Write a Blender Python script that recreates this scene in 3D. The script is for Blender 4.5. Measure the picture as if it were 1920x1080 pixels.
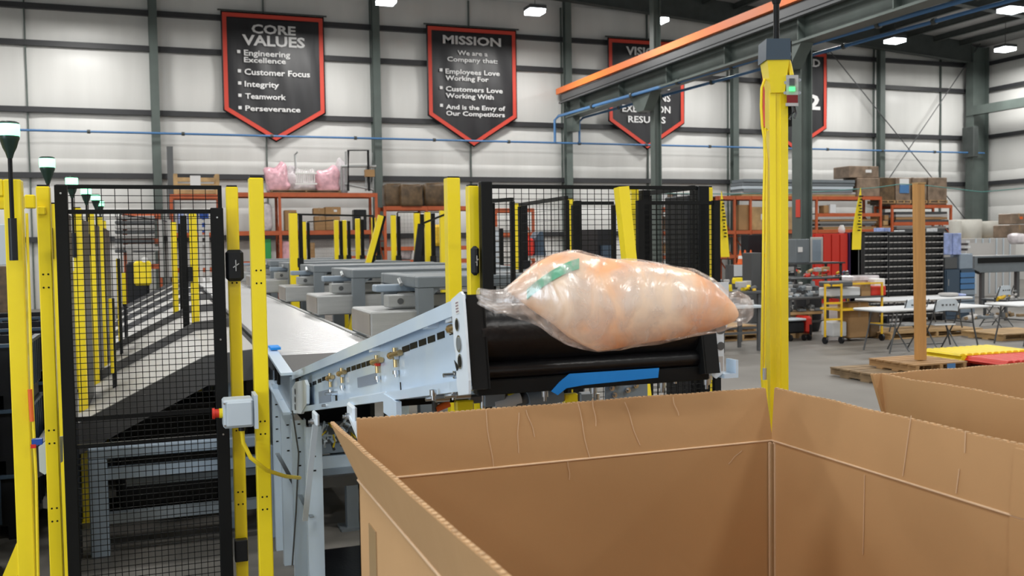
import bpy, math, random
from mathutils import Vector, Matrix, noise
random.seed(7)
S = bpy.context.scene
COL = S.collection
for o in list(bpy.data.objects): bpy.data.objects.remove(o)

# ------------------------------------------------------------------ camera
F = 1800.0; TH = math.radians(20.0); PI_ = math.atan(82/1800); RO = .0148; H = 1.92
fw = Vector((math.sin(TH)*math.cos(PI_), math.cos(TH)*math.cos(PI_), -math.sin(PI_)))
rt0 = Vector((math.cos(TH), -math.sin(TH), 0)); up0 = rt0.cross(fw)
rt = math.cos(RO)*rt0 - math.sin(RO)*up0; up = math.cos(RO)*up0 + math.sin(RO)*rt0
cd = bpy.data.cameras.new('camera'); cam = bpy.data.objects.new('camera', cd); COL.objects.link(cam)
m = Matrix((rt, up, -fw)).transposed().to_4x4(); m.translation = Vector((0, 0, H)); cam.matrix_world = m
cd.sensor_width = 36; cd.lens = F/1920*36; cd.clip_end = 200
cd.dof.use_dof = True; cd.dof.focus_distance = 3.6; cd.dof.aperture_fstop = 6.5
S.camera = cam

# ------------------------------------------------------------------ world, exposure, lights
S.view_settings.view_transform = 'Standard'; S.view_settings.look = 'None'
S.view_settings.gamma = 1; S.view_settings.use_curve_mapping = False
S.view_settings.exposure = 0.0
W = bpy.data.worlds.new('world'); S.world = W; W.use_nodes = True
W.node_tree.nodes['Background'].inputs[0].default_value = (.75, .85, 1, 1)
W.node_tree.nodes['Background'].inputs[1].default_value = .6

def lamp(name, loc, sx, sy, power, col=(1, .985, .95), rot=(0, 0, 0)):
    l = bpy.data.lights.new(name, 'AREA'); l.shape = 'RECTANGLE'; l.size = sx; l.size_y = sy; l.energy = power; l.color = col
    o = bpy.data.objects.new(name, l); COL.objects.link(o); o.location = loc; o.rotation_euler = rot
    return o
LP = 250
for X in (-10, -2.5, 5, 12.5, 20, 27.5, 34):
    for Y in (-6, 2, 10, 18, 26, 32):
        lamp('hall_light', (X, Y, 9.55), 1.2, .8, LP)
# daylight through the open dock door behind the camera, to the left
lamp('dock_daylight', (-9.0, -3.0, 2.6), 4.0, 4.0, 430, (.72, .86, 1), (math.radians(88), 0, math.radians(-62)))

# ------------------------------------------------------------------ projection of points seen in the photograph onto real planes
def ray(x, y): return fw + rt*((x-960)/F) + up*((540-y)/F)
C0 = Vector((0, 0, H))
def at(x, y, D): return C0 + ray(x, y)*D
def onX(x, y, X): d = ray(x, y); return C0 + d*(X/d.x)
def onY(x, y, Y): d = ray(x, y); return C0 + d*(Y/d.y)
def onZ(x, y, Z): d = ray(x, y); return C0 + d*((Z-H)/d.z)

# ------------------------------------------------------------------ materials
def mat(name, col, rough=.5, metal=0, var=0, vscale=8, bump=0, bscale=40, spec=.5, stretch=None, emit=None, coat=0):
    m = bpy.data.materials.new(name); m.use_nodes = True; nt = m.node_tree; b = nt.nodes['Principled BSDF']
    b.inputs['Base Color'].default_value = (*col, 1); b.inputs['Roughness'].default_value = rough
    b.inputs['Metallic'].default_value = metal; b.inputs['Specular IOR Level'].default_value = spec
    b.inputs['Coat Weight'].default_value = coat
    tc = mp = None
    if var or bump:
        tc = nt.nodes.new('ShaderNodeTexCoord'); mp = nt.nodes.new('ShaderNodeMapping')
        nt.links.new(tc.outputs['Object'], mp.inputs[0])
        if stretch: mp.inputs['Scale'].default_value = stretch
    if var:
        n = nt.nodes.new('ShaderNodeTexNoise'); n.inputs['Scale'].default_value = vscale; n.inputs['Detail'].default_value = 5
        nt.links.new(mp.outputs[0], n.inputs[0])
        r = nt.nodes.new('ShaderNodeValToRGB')
        r.color_ramp.elements[0].position = .3; r.color_ramp.elements[1].position = .7
        r.color_ramp.elements[0].color = (*[max(0, c*(1-var)) for c in col], 1)
        r.color_ramp.elements[1].color = (*[min(1, c*(1+var)) for c in col], 1)
        nt.links.new(n.outputs[0], r.inputs[0]); nt.links.new(r.outputs[0], b.inputs['Base Color'])
    if bump:
        n = nt.nodes.new('ShaderNodeTexNoise'); n.inputs['Scale'].default_value = bscale; n.inputs['Detail'].default_value = 3
        nt.links.new(mp.outputs[0], n.inputs[0])
        bp = nt.nodes.new('ShaderNodeBump'); bp.inputs['Strength'].default_value = bump; bp.inputs['Distance'].default_value = .01
        nt.links.new(n.outputs[0], bp.inputs['Height']); nt.links.new(bp.outputs[0], b.inputs['Normal'])
    if emit:
        b.inputs['Emission Color'].default_value = (*emit[0], 1); b.inputs['Emission Strength'].default_value = emit[1]
    return m
M = dict(
 wall=mat('vinyl_insulation', (.72, .72, .70), .38, 0, .05, .5, .5, 1.6, stretch=(3, 1, .35)),
 steel=mat('dark_primer_steel', (.055, .065, .062), .5, 0, .15, 3),
 girt=mat('girt_steel', (.035, .036, .04), .5),
 col=mat('column_paint', (.10, .125, .115), .45, 0, .12, 2),
 roof=mat('roof_insulation', (.42, .42, .42), .6, 0, .1, 1),
 yellow=mat('safety_yellow', (.94, .73, .018), .3, 0, .04, 3, coat=.2),
 yellow_dirty=mat('worn_yellow', (.80, .50, .02), .5, 0, .12, 6),
 black=mat('black_powder_coat', (.007, .0075, .008), .45, spec=.2),
 rubber=mat('black_rubber', (.005, .005, .006), .3, spec=.35, bump=.1, bscale=60),
 plastic_black=mat('black_plastic', (.012, .013, .016), .38, 0, .2, 5, spec=.3),
 grey_plastic=mat('grey_plastic', (.55, .62, .68), .4),
 paleblue=mat('pale_blue_paint', (.63, .76, .90), .28, 0, .04, 4, coat=.25),
 paleblue_white=mat('white_blue_plate', (.74, .82, .90), .3, 0, .03, 6),
 bluegrey=mat('blue_grey_paint', (.25, .31, .38), .4, 0, .08, 4),
 midgrey=mat('machine_grey', (.165, .19, .21), .42, 0, .06, 4),
 alu=mat('brushed_aluminium', (.40, .41, .41), .42, .35, .08, 3, .15, 30, stretch=(1, 1, 12)),
 zinc=mat('zinc_bolt', (.6, .62, .64), .28, 1),
 brass=mat('yellow_zinc', (.62, .45, .22), .35, .9),
 red=mat('red_plastic', (.62, .03, .015), .4),
 redmark=mat('banner_red', (.62, .06, .035), .6),
 cloth=mat('banner_black', (.014, .014, .017), .42, 0, .2, 1.5, .6, 1.2, stretch=(4, 1, .6)),
 white=mat('white_print', (.72, .72, .72), .6),
 orange_rack=mat('rack_orange', (.46, .095, .028), .5, 0, .12, 4),
 orange_line=mat('conductor_orange', (.95, .22, .045), .45),
 card=mat('corrugated_board', (.51, .30, .137), .72, 0, .05, 2.5, .03, 60),
 card_edge=mat('board_edge', (.53, .34, .18), .8, 0, .25, 60),
 card_scuff=mat('board_scuff', (.68, .48, .31), .8),
 tape=mat('packing_tape', (.36, .235, .125), .3),
 carton=mat('carton_brown', (.36, .21, .09), .7, 0, .12, 2),
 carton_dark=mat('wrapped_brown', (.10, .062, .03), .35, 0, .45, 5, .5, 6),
 wrap=mat('stretch_wrapped_board', (.22, .16, .115), .3, 0, .4, 3, .4, 6),
 wood=mat('pallet_pine', (.46, .30, .14), .7, 0, .25, 3, stretch=(1, 1, 1)),
 wood_old=mat('weathered_pallet', (.24, .165, .09), .8, 0, .3, 5),
 post_wood=mat('timber_post', (.52, .27, .085), .6, 0, .12, 3, stretch=(8, 8, .6)),
 pink=mat('pink_plastic_wrap', (.72, .42, .48), .18, 0, .25, 6, .6, 12),
 clearwrap=mat('clear_wrap_white', (.62, .58, .60), .15, 0, .2, 6, .6, 12),
 bluetape=mat('blue_painter_tape', (.01, .27, .80), .6),
 blue_pipe=mat('blue_air_pipe', (.07, .19, .40), .4),
 conc=mat('concrete', (.165, .155, .14), .5, 0, .16, .9, .1, 30),
 chute=mat('chute_liner', (.50, .49, .475), .45, 0, .07, 1.5),
 chute_dark=mat('chute_side', (.085, .085, .09), .5),
 beltdark=mat('belt_dark', (.07, .07, .07), .6),
 silver=mat('silver_belt', (.90, .91, .92), .24, .42, .05, 6, .12, 8, stretch=(.5, 14, 1)),
 tablewhite=mat('table_white', (.66, .68, .70), .4),
 leggrey=mat('leg_grey', (.10, .105, .11), .4, .3),
 drawer=mat('bin_black', (.018, .019, .022), .4),
 lab=mat('label_grey', (.46, .45, .44), .6),
 bluecab=mat('cabinet_blue', (.045, .075, .115), .4),
 bluelit=mat('pale_blue_film', (.32, .40, .70), .3, 0, .35, 6),
 navy=mat('deep_blue_plastic', (.012, .07, .36), .4),
 green=mat('green_carton', (.03, .32, .08), .5),
 roll=mat('white_roll', (.58, .57, .52), .6, 0, .06, 3),
 headface=mat('pusher_face', (.20, .175, .15), .5, 0, .1, 4),
 skin_film=mat('sticker', (.80, .80, .78), .4),
 stickergrey=mat('grey_sticker', (.24, .285, .36), .45),
 stickertext=mat('sticker_print', (.25, .17, .2), .6),
 hose=mat('yellow_hose', (.95, .72, .02), .4),
 dial=mat('dark_box_blue', (.045, .07, .10), .35, 0, .1, 5),
 amber=mat('orange_red_lens', (.20, .005, .008), .2),
 cone=mat('cone_orange', (.8, .14, .02), .5),
 green_led=mat('green_lamp', (.6, 1, .8), .3, emit=((.16, 1, .45), 3.0)),
 led_small=mat('green_indicator', (.1, .9, .3), .3, emit=((.08, 1, .2), 1.3)),
 led_white=mat('white_led', (1, 1, 1), .3, emit=((.9, .96, 1), 14)),
 greenblk=mat('beacon_base', (.012, .035, .026), .35),
)
# ------------------------------------------------------------------ mesh helpers
# The conveyor line and its guarding were measured at one scale and the hall at another: the near group is built in its
# own units (floor at FZ) and brought to real size here, so that posts, legs and cartons all stand on the floor z = 0.
KN = .78; FZ = H-H/KN; NEAR = False
def sc_(p): p = Vector(p); return C0+(p-C0)*KN if NEAR else p
class MB:
    def __init__(s): s.v = []; s.f = []; s.sm = []
    def add(s, vs, fs, smooth=False):
        n = len(s.v); s.v += [tuple(p) for p in vs]; s.f += [tuple(i+n for i in f) for f in fs]; s.sm += [smooth]*len(fs); return s
    def box(s, a, b, bev=0):
        x0, y0, z0 = [min(a[i], b[i]) for i in range(3)]; x1, y1, z1 = [max(a[i], b[i]) for i in range(3)]
        if bev <= 0:
            return s.add([(x0,y0,z0),(x1,y0,z0),(x1,y1,z0),(x0,y1,z0),(x0,y0,z1),(x1,y0,z1),(x1,y1,z1),(x0,y1,z1)],
                  [(0,3,2,1),(4,5,6,7),(0,1,5,4),(1,2,6,5),(2,3,7,6),(3,0,4,7)])
        e = min(bev, (x1-x0)/2.01, (y1-y0)/2.01, (z1-z0)/2.01)
        def ring(d, z): return [(x0+d,y0,z),(x1-d,y0,z),(x1,y0+d,z),(x1,y1-d,z),(x1-d,y1,z),(x0+d,y1,z),(x0,y1-d,z),(x0,y0+d,z)]
        def inner(z): return [(x0+e,y0+e,z),(x1-e,y0+e,z),(x1-e,y0+e,z),(x1-e,y1-e,z),(x1-e,y1-e,z),(x0+e,y1-e,z),(x0+e,y1-e,z),(x0+e,y0+e,z)]
        vs = inner(z0)+ring(e, z0+e)+ring(e, z1-e)+inner(z1)
        fs = []
        for k in range(3):
            for i in range(8):
                j = (i+1) % 8; fs.append((k*8+i, k*8+j, k*8+8+j, k*8+8+i))
        fs.append((7,5,3,1)); fs.append((25,27,29,31))
        return s.add(vs, fs)
    def hexa(s, bot, top):   # two quads of four points
        return s.add(list(bot)+list(top), [(0,3,2,1),(4,5,6,7),(0,1,5,4),(1,2,6,5),(2,3,7,6),(3,0,4,7)])
    def bar(s, p, q, w, h=None, ref=(0, 0, 1)):
        h = h or w; p = Vector(p); q = Vector(q); d = (q-p).normalized(); r = Vector(ref)
        if abs(d.dot(r)) > .98: r = Vector((1, 0, 0))
        a = d.cross(r).normalized()*w/2; b = a.cross(d).normalized()*h/2
        c = [-a-b, a-b, a+b, -a+b]
        return s.hexa([p+k for k in c], [q+k for k in c])
    def cyl(s, p, q, r, n=12, r2=None, cap=True):
        p = Vector(p); q = Vector(q); r2 = r if r2 is None else r2; d = (q-p).normalized()
        ref = Vector((0, 0, 1)) if abs(d.z) < .9 else Vector((1, 0, 0)); a = d.cross(ref).normalized(); b = d.cross(a)
        vs = []
        for c, rr in ((p, r), (q, r2)):
            vs += [c+(a*math.cos(t*2*math.pi/n)+b*math.sin(t*2*math.pi/n))*rr for t in range(n)]
        s.add(vs, [(i, (i+1) % n, n+(i+1) % n, n+i) for i in range(n)], True)
        if cap: s.add(vs[:n], [tuple(range(n))[::-1]]); s.add(vs[n:], [tuple(range(n))])
        return s
    def tube(s, pts, r, n=6, closed=False):
        pts = [Vector(p) for p in pts]; vs = []
        for i, p in enumerate(pts):
            d = (pts[min(i+1, len(pts)-1)]-pts[max(i-1, 0)]).normalized()
            ref = Vector((0, 0, 1)) if abs(d.z) < .9 else Vector((1, 0, 0)); a = d.cross(ref).normalized(); b = d.cross(a)
            vs += [p+(a*math.cos(t*2*math.pi/n)+b*math.sin(t*2*math.pi/n))*r for t in range(n)]
        fs = [(k*n+i, k*n+(i+1) % n, (k+1)*n+(i+1) % n, (k+1)*n+i) for k in range(len(pts)-1) for i in range(n)]
        s.add(vs, fs, True); s.add(vs[:n], [tuple(range(n))]); s.add(vs[-n:], [tuple(range(n))[::-1]]); return s
    def prism(s, poly, vec):
        poly = [Vector(p) for p in poly]; n = len(poly); v = Vector(vec)
        return s.add(poly+[p+v for p in poly], [tuple(range(n))[::-1], tuple(range(n, 2*n))]+[(i, (i+1) % n, n+(i+1) % n, n+i) for i in range(n)])
    def strip(s, path, vec, t):     # sheet following a path, extruded by vec, thickness t downwards along z
        for a, b in zip(path, path[1:]):
            a = Vector(a); b = Vector(b); v = Vector(vec); d = Vector(t)
            s.hexa([a+d, b+d, b+v+d, a+v+d], [a, b, b+v, a+v])
        return s
    def lathe(s, base, prof, n=16):
        b = Vector(base); vs = []
        for r, z in prof: vs += [b+Vector((r*math.cos(t*2*math.pi/n), r*math.sin(t*2*math.pi/n), z)) for t in range(n)]
        fs = [(k*n+i, k*n+(i+1) % n, (k+1)*n+(i+1) % n, (k+1)*n+i) for k in range(len(prof)-1) for i in range(n)]
        s.add(vs, fs, True); s.add(vs[:n], [tuple(range(n))[::-1]]); s.add(vs[-n:], [tuple(range(n))]); return s
    def build(s, name, m, parent=None, kind=None, label=None):
        if NEAR: s.v = [tuple(sc_(p)) for p in s.v]
        me = bpy.data.meshes.new(name); me.from_pydata(s.v, [], s.f); me.update()
        me.polygons.foreach_set('use_smooth', s.sm)
        me.materials.append(M[m] if isinstance(m, str) else m)
        o = bpy.data.objects.new(name, me); COL.objects.link(o)
        if parent: attach(o, parent)
        if kind: o['kind'] = kind
        if label: o['label'] = label
        return o
def root_loc(p):
    while p.parent: p = p.parent
    return p
def attach(o, parent):
    o.parent = parent
    if parent.parent is None: o.matrix_parent_inverse = Matrix.Translation(-parent.location) if parent.type == 'EMPTY' else Matrix.Identity(4)
    else: o.matrix_parent_inverse = Matrix.Identity(4)
def tag(o, label, cat, group=None, kind=None):
    o['label'] = label; o['category'] = cat
    if group: o['group'] = group
    if kind: o['kind'] = kind
    return o
def thing(name, label, cat, loc, group=None):
    o = bpy.data.objects.new(name, None); COL.objects.link(o); o.location = sc_(loc); o.empty_display_size = .1
    return tag(o, label, cat, group)
def dup(root, loc, rz=0, label=None, group=None, scale=None):
    r = root.copy(); COL.objects.link(r); r.location = sc_(loc); r.rotation_euler = (0, 0, rz)
    if scale: r.scale = scale
    if label: r['label'] = label
    if group: r['group'] = group
    def rec(a, b):
        for ch in list(a.children):
            c = ch.copy(); COL.objects.link(c); c.parent = b; c.matrix_parent_inverse = ch.matrix_parent_inverse.copy(); rec(ch, c)
    rec(root, r); return r
def struct(o): o['kind'] = 'structure'; return o
def B(a, b, name, m, parent=None, bev=0, **k): return MB().box(a, b, bev).build(name, m, parent, **k)

# text fitted between two x positions on a plane Y = const (front) ---------------------------------
def text_mesh(s, bold=.02):
    c = bpy.data.curves.new('t', 'FONT'); c.body = s; c.offset = bold; c.extrude = .001; c.resolution_u = 2
    o = bpy.data.objects.new('t', c); COL.objects.link(o)
    dg = bpy.context.evaluated_depsgraph_get(); me = bpy.data.meshes.new_from_object(o.evaluated_get(dg))
    bpy.data.objects.remove(o); return me
CAP = max(v.co.y for v in text_mesh('H').vertices)
def put_text(s, x0, x1, zb, cap, Y, m, parent, name='lettering', bold=.02, frame=None, kindlabel=None):
    me = text_mesh(s, bold); xs = [v.co.x for v in me.vertices]; a, b = min(xs), max(xs)
    for v in me.vertices:
        fx = (v.co.x-a)/(b-a); fz = v.co.y/CAP*cap; dz = v.co.z
        if frame: o, ex, ez, en = frame; v.co = o+ex*(x0+(x1-x0)*fx)+ez*(zb+fz)+en*(.0015+dz)
        else: v.co = (x0+(x1-x0)*fx, Y-dz, zb+fz)
    me.materials.clear(); me.materials.append(M[m]); o = bpy.data.objects.new(name, me); COL.objects.link(o); attach(o, parent); return o

# ================================================================== SETTING
XL, XR, YB, YF = -14.0, 36.5, 35.4, -10.0
floor = struct(B((XL, YF, -.3), (XR, YB, 0), 'floor', 'conc'))
for X in (-4.4, 3.1, 10.6, 18.1, 25.6): pass
# back wall with insulation panels, girts and columns
GZ = (2.3, 4.43, 6.58, 8.75, 9.95)
wall_back = struct(B((XL, YB, 0), (XR, YB+.3, 14.5), 'wall_back', 'wall'))
wall_right = struct(B((XR, YF, 0), (XR+.3, YB, 10.9), 'wall_right', 'wall'))
wall_left = struct(B((XL-.3, YF, 0), (XL, YB, 14.0), 'wall_left', 'wall'))
wall_front = struct(MB().box((XL, YF-.3, 0), (-12, YF, 14)).box((-6, YF-.3, 0), (XR, YF, 14)).box((-12, YF-.3, 4.2), (-6, YF, 14)).build('wall_front', 'wall'))
def roofz(X): return 10.85+(36.2-X)*.068
ceiling = struct(MB().prism([(XL, YF, roofz(XL)), (XR, YF, roofz(XR)), (XR, YF, roofz(XR)+.2), (XL, YF, roofz(XL)+.2)], (0, YB-YF+.3, 0)).build('ceiling', 'roof'))
def panel(parent, org, ex, w, ez, h, en, seed):      # one quilted sheet of insulation bulging between girts
    n, k = 8, 6; vs = []; rnd = random.Random(seed)
    for j in range(k+1):
        for i in range(n+1):
            u = i/n; v = j/k
            b = .05+.10*min(1, h/2.0)*math.sin(math.pi*v)**.6*min(1, 6*u*(1-u)+.25)
            q = noise.noise(Vector((u*6+seed*3.1, v*1.4, seed*.7)))
            vs.append(org+ex*(w*u)+ez*(h*v)+en*(b+.022*q))
    fs = [(j*(n+1)+i, j*(n+1)+i+1, (j+1)*(n+1)+i+1, (j+1)*(n+1)+i) for j in range(k) for i in range(n)]
    return MB().add(vs, fs, True).build('insulation_panel', 'wall', parent)
zs = sorted([0, 3.35, 5.0]+list(GZ)+[11.3]); sd = 0
seams = [XL]+[-4.0+3.81*i for i in range(11)]
for a, b in zip(seams, seams[1:]+[XR]):
    for z0, z1 in zip(zs, zs[1:]):
        sd += 1; panel(wall_back, Vector((a+.02, YB, z0)), Vector((1, 0, 0)), b-a-.04, Vector((0, 0, 1)), z1-z0, Vector((0, -1, 0)), sd)
for z in GZ: MB().box((XL, YB-.24, z-.09), (XR, YB-.04, z-.07)).box((XL, YB-.26, z-.09), (XR, YB-.24, z+.07)).box((XL, YB-.24, z+.07), (XR, YB-.04, z+.09)).build('girt', 'girt', wall_back)
for x in seams[1:]: B((x-.02, YB-.17, 0), (x+.02, YB-.02, 11.2), 'seam_strip', 'col', wall_back)
def hcol(parent, x, y, w, d, z1, m='col', along='x', name='column'):    # H section
    t = .025; mb = MB()
    mb.box((x-w/2, y-d/2, 0), (x+w/2, y-d/2+t, z1)).box((x-w/2, y+d/2-t, 0), (x+w/2, y+d/2, z1)).box((x-t/2, y-d/2+t, 0), (x+t/2, y+d/2-t, z1))
    return mb.build(name, m, parent)
for k in range(-1, 6):
    X = -.05+7.6*k
    if k < 5: hcol(wall_back, X, YB-.5, .26, .28, roofz(X)-.9)
wood = None
# right wall: panels, girts, columns
for i in range(9):
    for z0, z1 in zip(zs[:-1], zs[1:]):
        if z0 > 9: z1 = 10.8
        sd += 1; panel(wall_right, Vector((XR, YB-.1-4*i, z0)), Vector((0, -1, 0)), 3.96, Vector((0, 0, 1)), z1-z0, Vector((-1, 0, 0)), sd)
for z in GZ: MB().box((XR-.26, YF, z-.09), (XR-.24, YB-.3, z+.09)).box((XR-.24, YF, z+.07), (XR-.03, YB-.3, z+.09)).build('girt', 'girt', wall_right)
for Y in (34.75, 27.9, 20.3, 12.7): MB().box((XR-1.2, Y-.22, 0), (XR-1.17, Y+.22, 10.7)).box((XR-.3, Y-.22, 0), (XR-.27, Y+.22, 10.7)).box((XR-1.17, Y-.02, 0), (XR-.3, Y+.02, 10.7)).build('column', 'col', wall_right)
B((XR-1.25, YF, 7.55), (XR-.95, 34.9, 7.95), 'crane_rail', 'col', wall_right)
B((XR-1.5, 34.2, 5.6), (XR-1.2, 34.9, 7.0), 'junction_duct', 'steel', wall_right, .03)
# roof frame
for Y in (YB-.62, 28.0, 20.4, 12.8, 5.2):
    d = .95
    MB().prism([(XL, Y-.15, roofz(XL)-.02), (XR-1.2, Y-.15, roofz(XR-1.2)-.02), (XR-1.2, Y-.15, roofz(XR-1.2)-d), (XL, Y-.15, roofz(XL)-d)], (0, .02, 0)) \
      .prism([(XL, Y-.3, roofz(XL)-d), (XR-1.2, Y-.3, roofz(XR-1.2)-d), (XR-1.2, Y-.3, roofz(XR-1.2)-d-.03), (XL, Y-.3, roofz(XL)-d-.03)], (0, .32, 0)).build('rafter', 'steel', ceiling)
for i in range(33):
    X = XL+.6+1.5*i; z = roofz(X)
    if z > roofz(XR): MB().box((X-.04, YF, z-.26), (X-.01, YB-.1, z-.03)).box((X-.04, YF, z-.27), (X+.12, YB-.1, z-.24)).build('purlin', 'steel', ceiling)
# wind-brace rods on the wall
for a, b in (((1553, 92), (1894, 515)), ((1880, 20), (1655, 352))):
    p = onY(*a, 34.7); q = onY(*b, 34.7); MB().tube([p, q], .022).build('brace_rod', 'leggrey', wall_back)
# lower stretch of the far left wall conduit
p = onY(318, 275, 34.6); B((p.x-.1, 34.5, 0), (p.x+.1, 34.7, p.z), 'trim_1', 'leggrey')['kind'] = 'structure'
# ------------------------------------------------------------------ columns and crane runway on the line X = 15.2
CX = 15.2
def roundcol(px, w, label, ztop):
    CX = 15.58
    p = onX(px, 400, CX); t = thing('steel_column', label, 'column', (CX, p.y, 0))
    B((CX-w/2, p.y-w/2, 0), (CX-w/2+.03, p.y+w/2, ztop), 'flange', 'col', t); B((CX+w/2-.03, p.y-w/2, 0), (CX+w/2, p.y+w/2, ztop), 'flange', 'col', t)
    B((CX-w/2+.03, p.y-.04, 0), (CX+w/2-.03, p.y+.04, ztop), 'web', 'col', t); B((CX-w/2-.1, p.y-w/2-.1, 0), (CX+w/2+.1, p.y+w/2+.1, .04), 'base_plate', 'col', t)
    return t, p.y
c1, y1 = roundcol(1231, .27, 'green-grey steel column crossing in front of the vision banner', roofz(CX)-1)
c2, y2 = roundcol(1504, .36, 'thick green-grey steel column just right of the tall yellow mast', 7.0)
p = at(1497, 365, 22); q = onX(1494, 392, CX)
B((15.38, y2-.17, q.z-.2), (15.398, y2+.0, q.z+.25), 'red_sign', 'redmark', c2); MB().cyl((15.37, y2-.05, q.z-.95), (15.398, y2-.05, q.z-.95), .14, 16).build('round_sign', 'lab', c2)
beam_t = thing('crane_runway', 'long grey overhead crane runway beam with an orange conductor bar', 'crane beam', (CX, y1, 0))
za = onX(1050, 172, CX); ZT = 7.85; YA = min(za.y+.4, YB-.68); YE = 6
MB().box((CX-.05, YE, ZT-1.0), (CX+.05, YA, ZT-.1)).build('beam_web', 'col', beam_t)
B((CX-.24, YE, ZT-.14), (CX+.24, YA, ZT-.08), 'top_flange', 'col', beam_t); B((CX-.24, YE, ZT-1.04), (CX+.24, YA, ZT-.98), 'bottom_flange', 'col', beam_t)
B((CX-.42, YE, ZT-.40), (CX-.22, YA, ZT-.12), 'side_channel', 'leggrey', beam_t, .03); B((CX-.52, YE, ZT-.50), (CX-.40, YA, ZT-.44), 'cable_tray', 'leggrey', beam_t)
B((CX-.50, YE, ZT-.10), (CX-.36, YA+.3, ZT+.12), 'conductor_bar', 'orange_line', beam_t)
for yy in range(8): B((CX-.26, y2-4+3.3*yy, ZT-.98), (CX-.02, y2-3.97+3.3*yy, ZT-.14), 'stiffener', 'col', beam_t)
for yy in (y1, y2, YB-1.0):
    MB().prism([(CX-.2, yy-.75 if yy < 34 else yy-.3, ZT-1.04), (CX-.2, yy+.75 if yy < 34 else yy+.3, ZT-1.04), (CX-.2, yy+.25, ZT-1.6), (CX-.2, yy-.25, ZT-1.6)], (.37 if yy < 34 else .3, 0, 0)).build('bracket', 'col', beam_t)
# blue air lines
def vpipe(pts, r, label, hang=None):
    t = thing('air_pipe', label, 'pipe', pts[0]); MB().tube(pts, r, 8).build('pipe', 'blue_pipe', t)
    n = 0
    for a, b in zip(pts, pts[1:]):
        a = Vector(a); b = Vector(b); L = (b-a).length
        k = int(L/3.0)
        for i in range(1, k+1):
            c = a+(b-a)*(i/(k+1)); d = (b-a).normalized()*.05; MB().cyl(c-d, c+d, r*1.7, 8).build('coupling', 'steel', t)
    return t
wz = 5.82
vpipe([(-8, 34.55, wz), (36, 34.55, wz)], .038, 'thin blue air pipe running along the whole white back wall')
def along(px, py, px2, py2, y_far):
    a = onY(px, py, y_far); b = onZ(px2, py2, a.z); return a, b
a, b = along(1040, 218, 1804, 0, 34.5); e = b+(b-a)*.6
vpipe([(a.x, a.y, wz), (a.x, a.y, a.z-.15), (a.x+.12, a.y-.1, a.z), tuple(e)], .055, 'upper blue air pipe slanting down beside the crane runway')
a, b = along(1086, 221, 1884, 3, 34.5); e = b+(b-a)*.5
vpipe([(a.x, a.y, wz), (a.x, a.y, a.z-.15), (a.x+.12, a.y-.1, a.z), tuple(e)], .045, 'lower blue air pipe slanting under the crane runway')
# high-bay lamps
def highbay(px, py, w, label):
    p = onZ(px, py, 9.6); t = thing('high_bay_lamp', label, 'ceiling light', p, 'high-bay lamps under the roof')
    B((p.x-w/2, p.y-.3, 9.62), (p.x+w/2, p.y+.3, 9.74), 'housing', 'leggrey', t, .02); B((p.x-w/2+.03, p.y-.27, 9.50), (p.x+w/2-.03, p.y+.27, 9.62), 'lens', 'led_white', t)
    MB().cyl((p.x, p.y, 9.74), (p.x, p.y, roofz(p.x)-.02), .012, 6).build('hanger', 'steel', t)
for px, py, w, l in ((724, 1, .6, 'white high-bay lamp at the top edge above the second wall column'), (1003, 20, .6, 'white high-bay lamp above and right of the mission banner'),
        (1240, 37, .35, 'small round-looking high-bay lamp beside the interior column above the vision banner'), (1678, 75, .65, 'white high-bay lamp above the X-braced wall bay'),
        (1896, 17, .75, 'highest white high-bay lamp in the top right corner'), (1885, 91, .65, 'white high-bay lamp near the right wall corner, lower of the two')):
    highbay(px, py, w, l)

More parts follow.
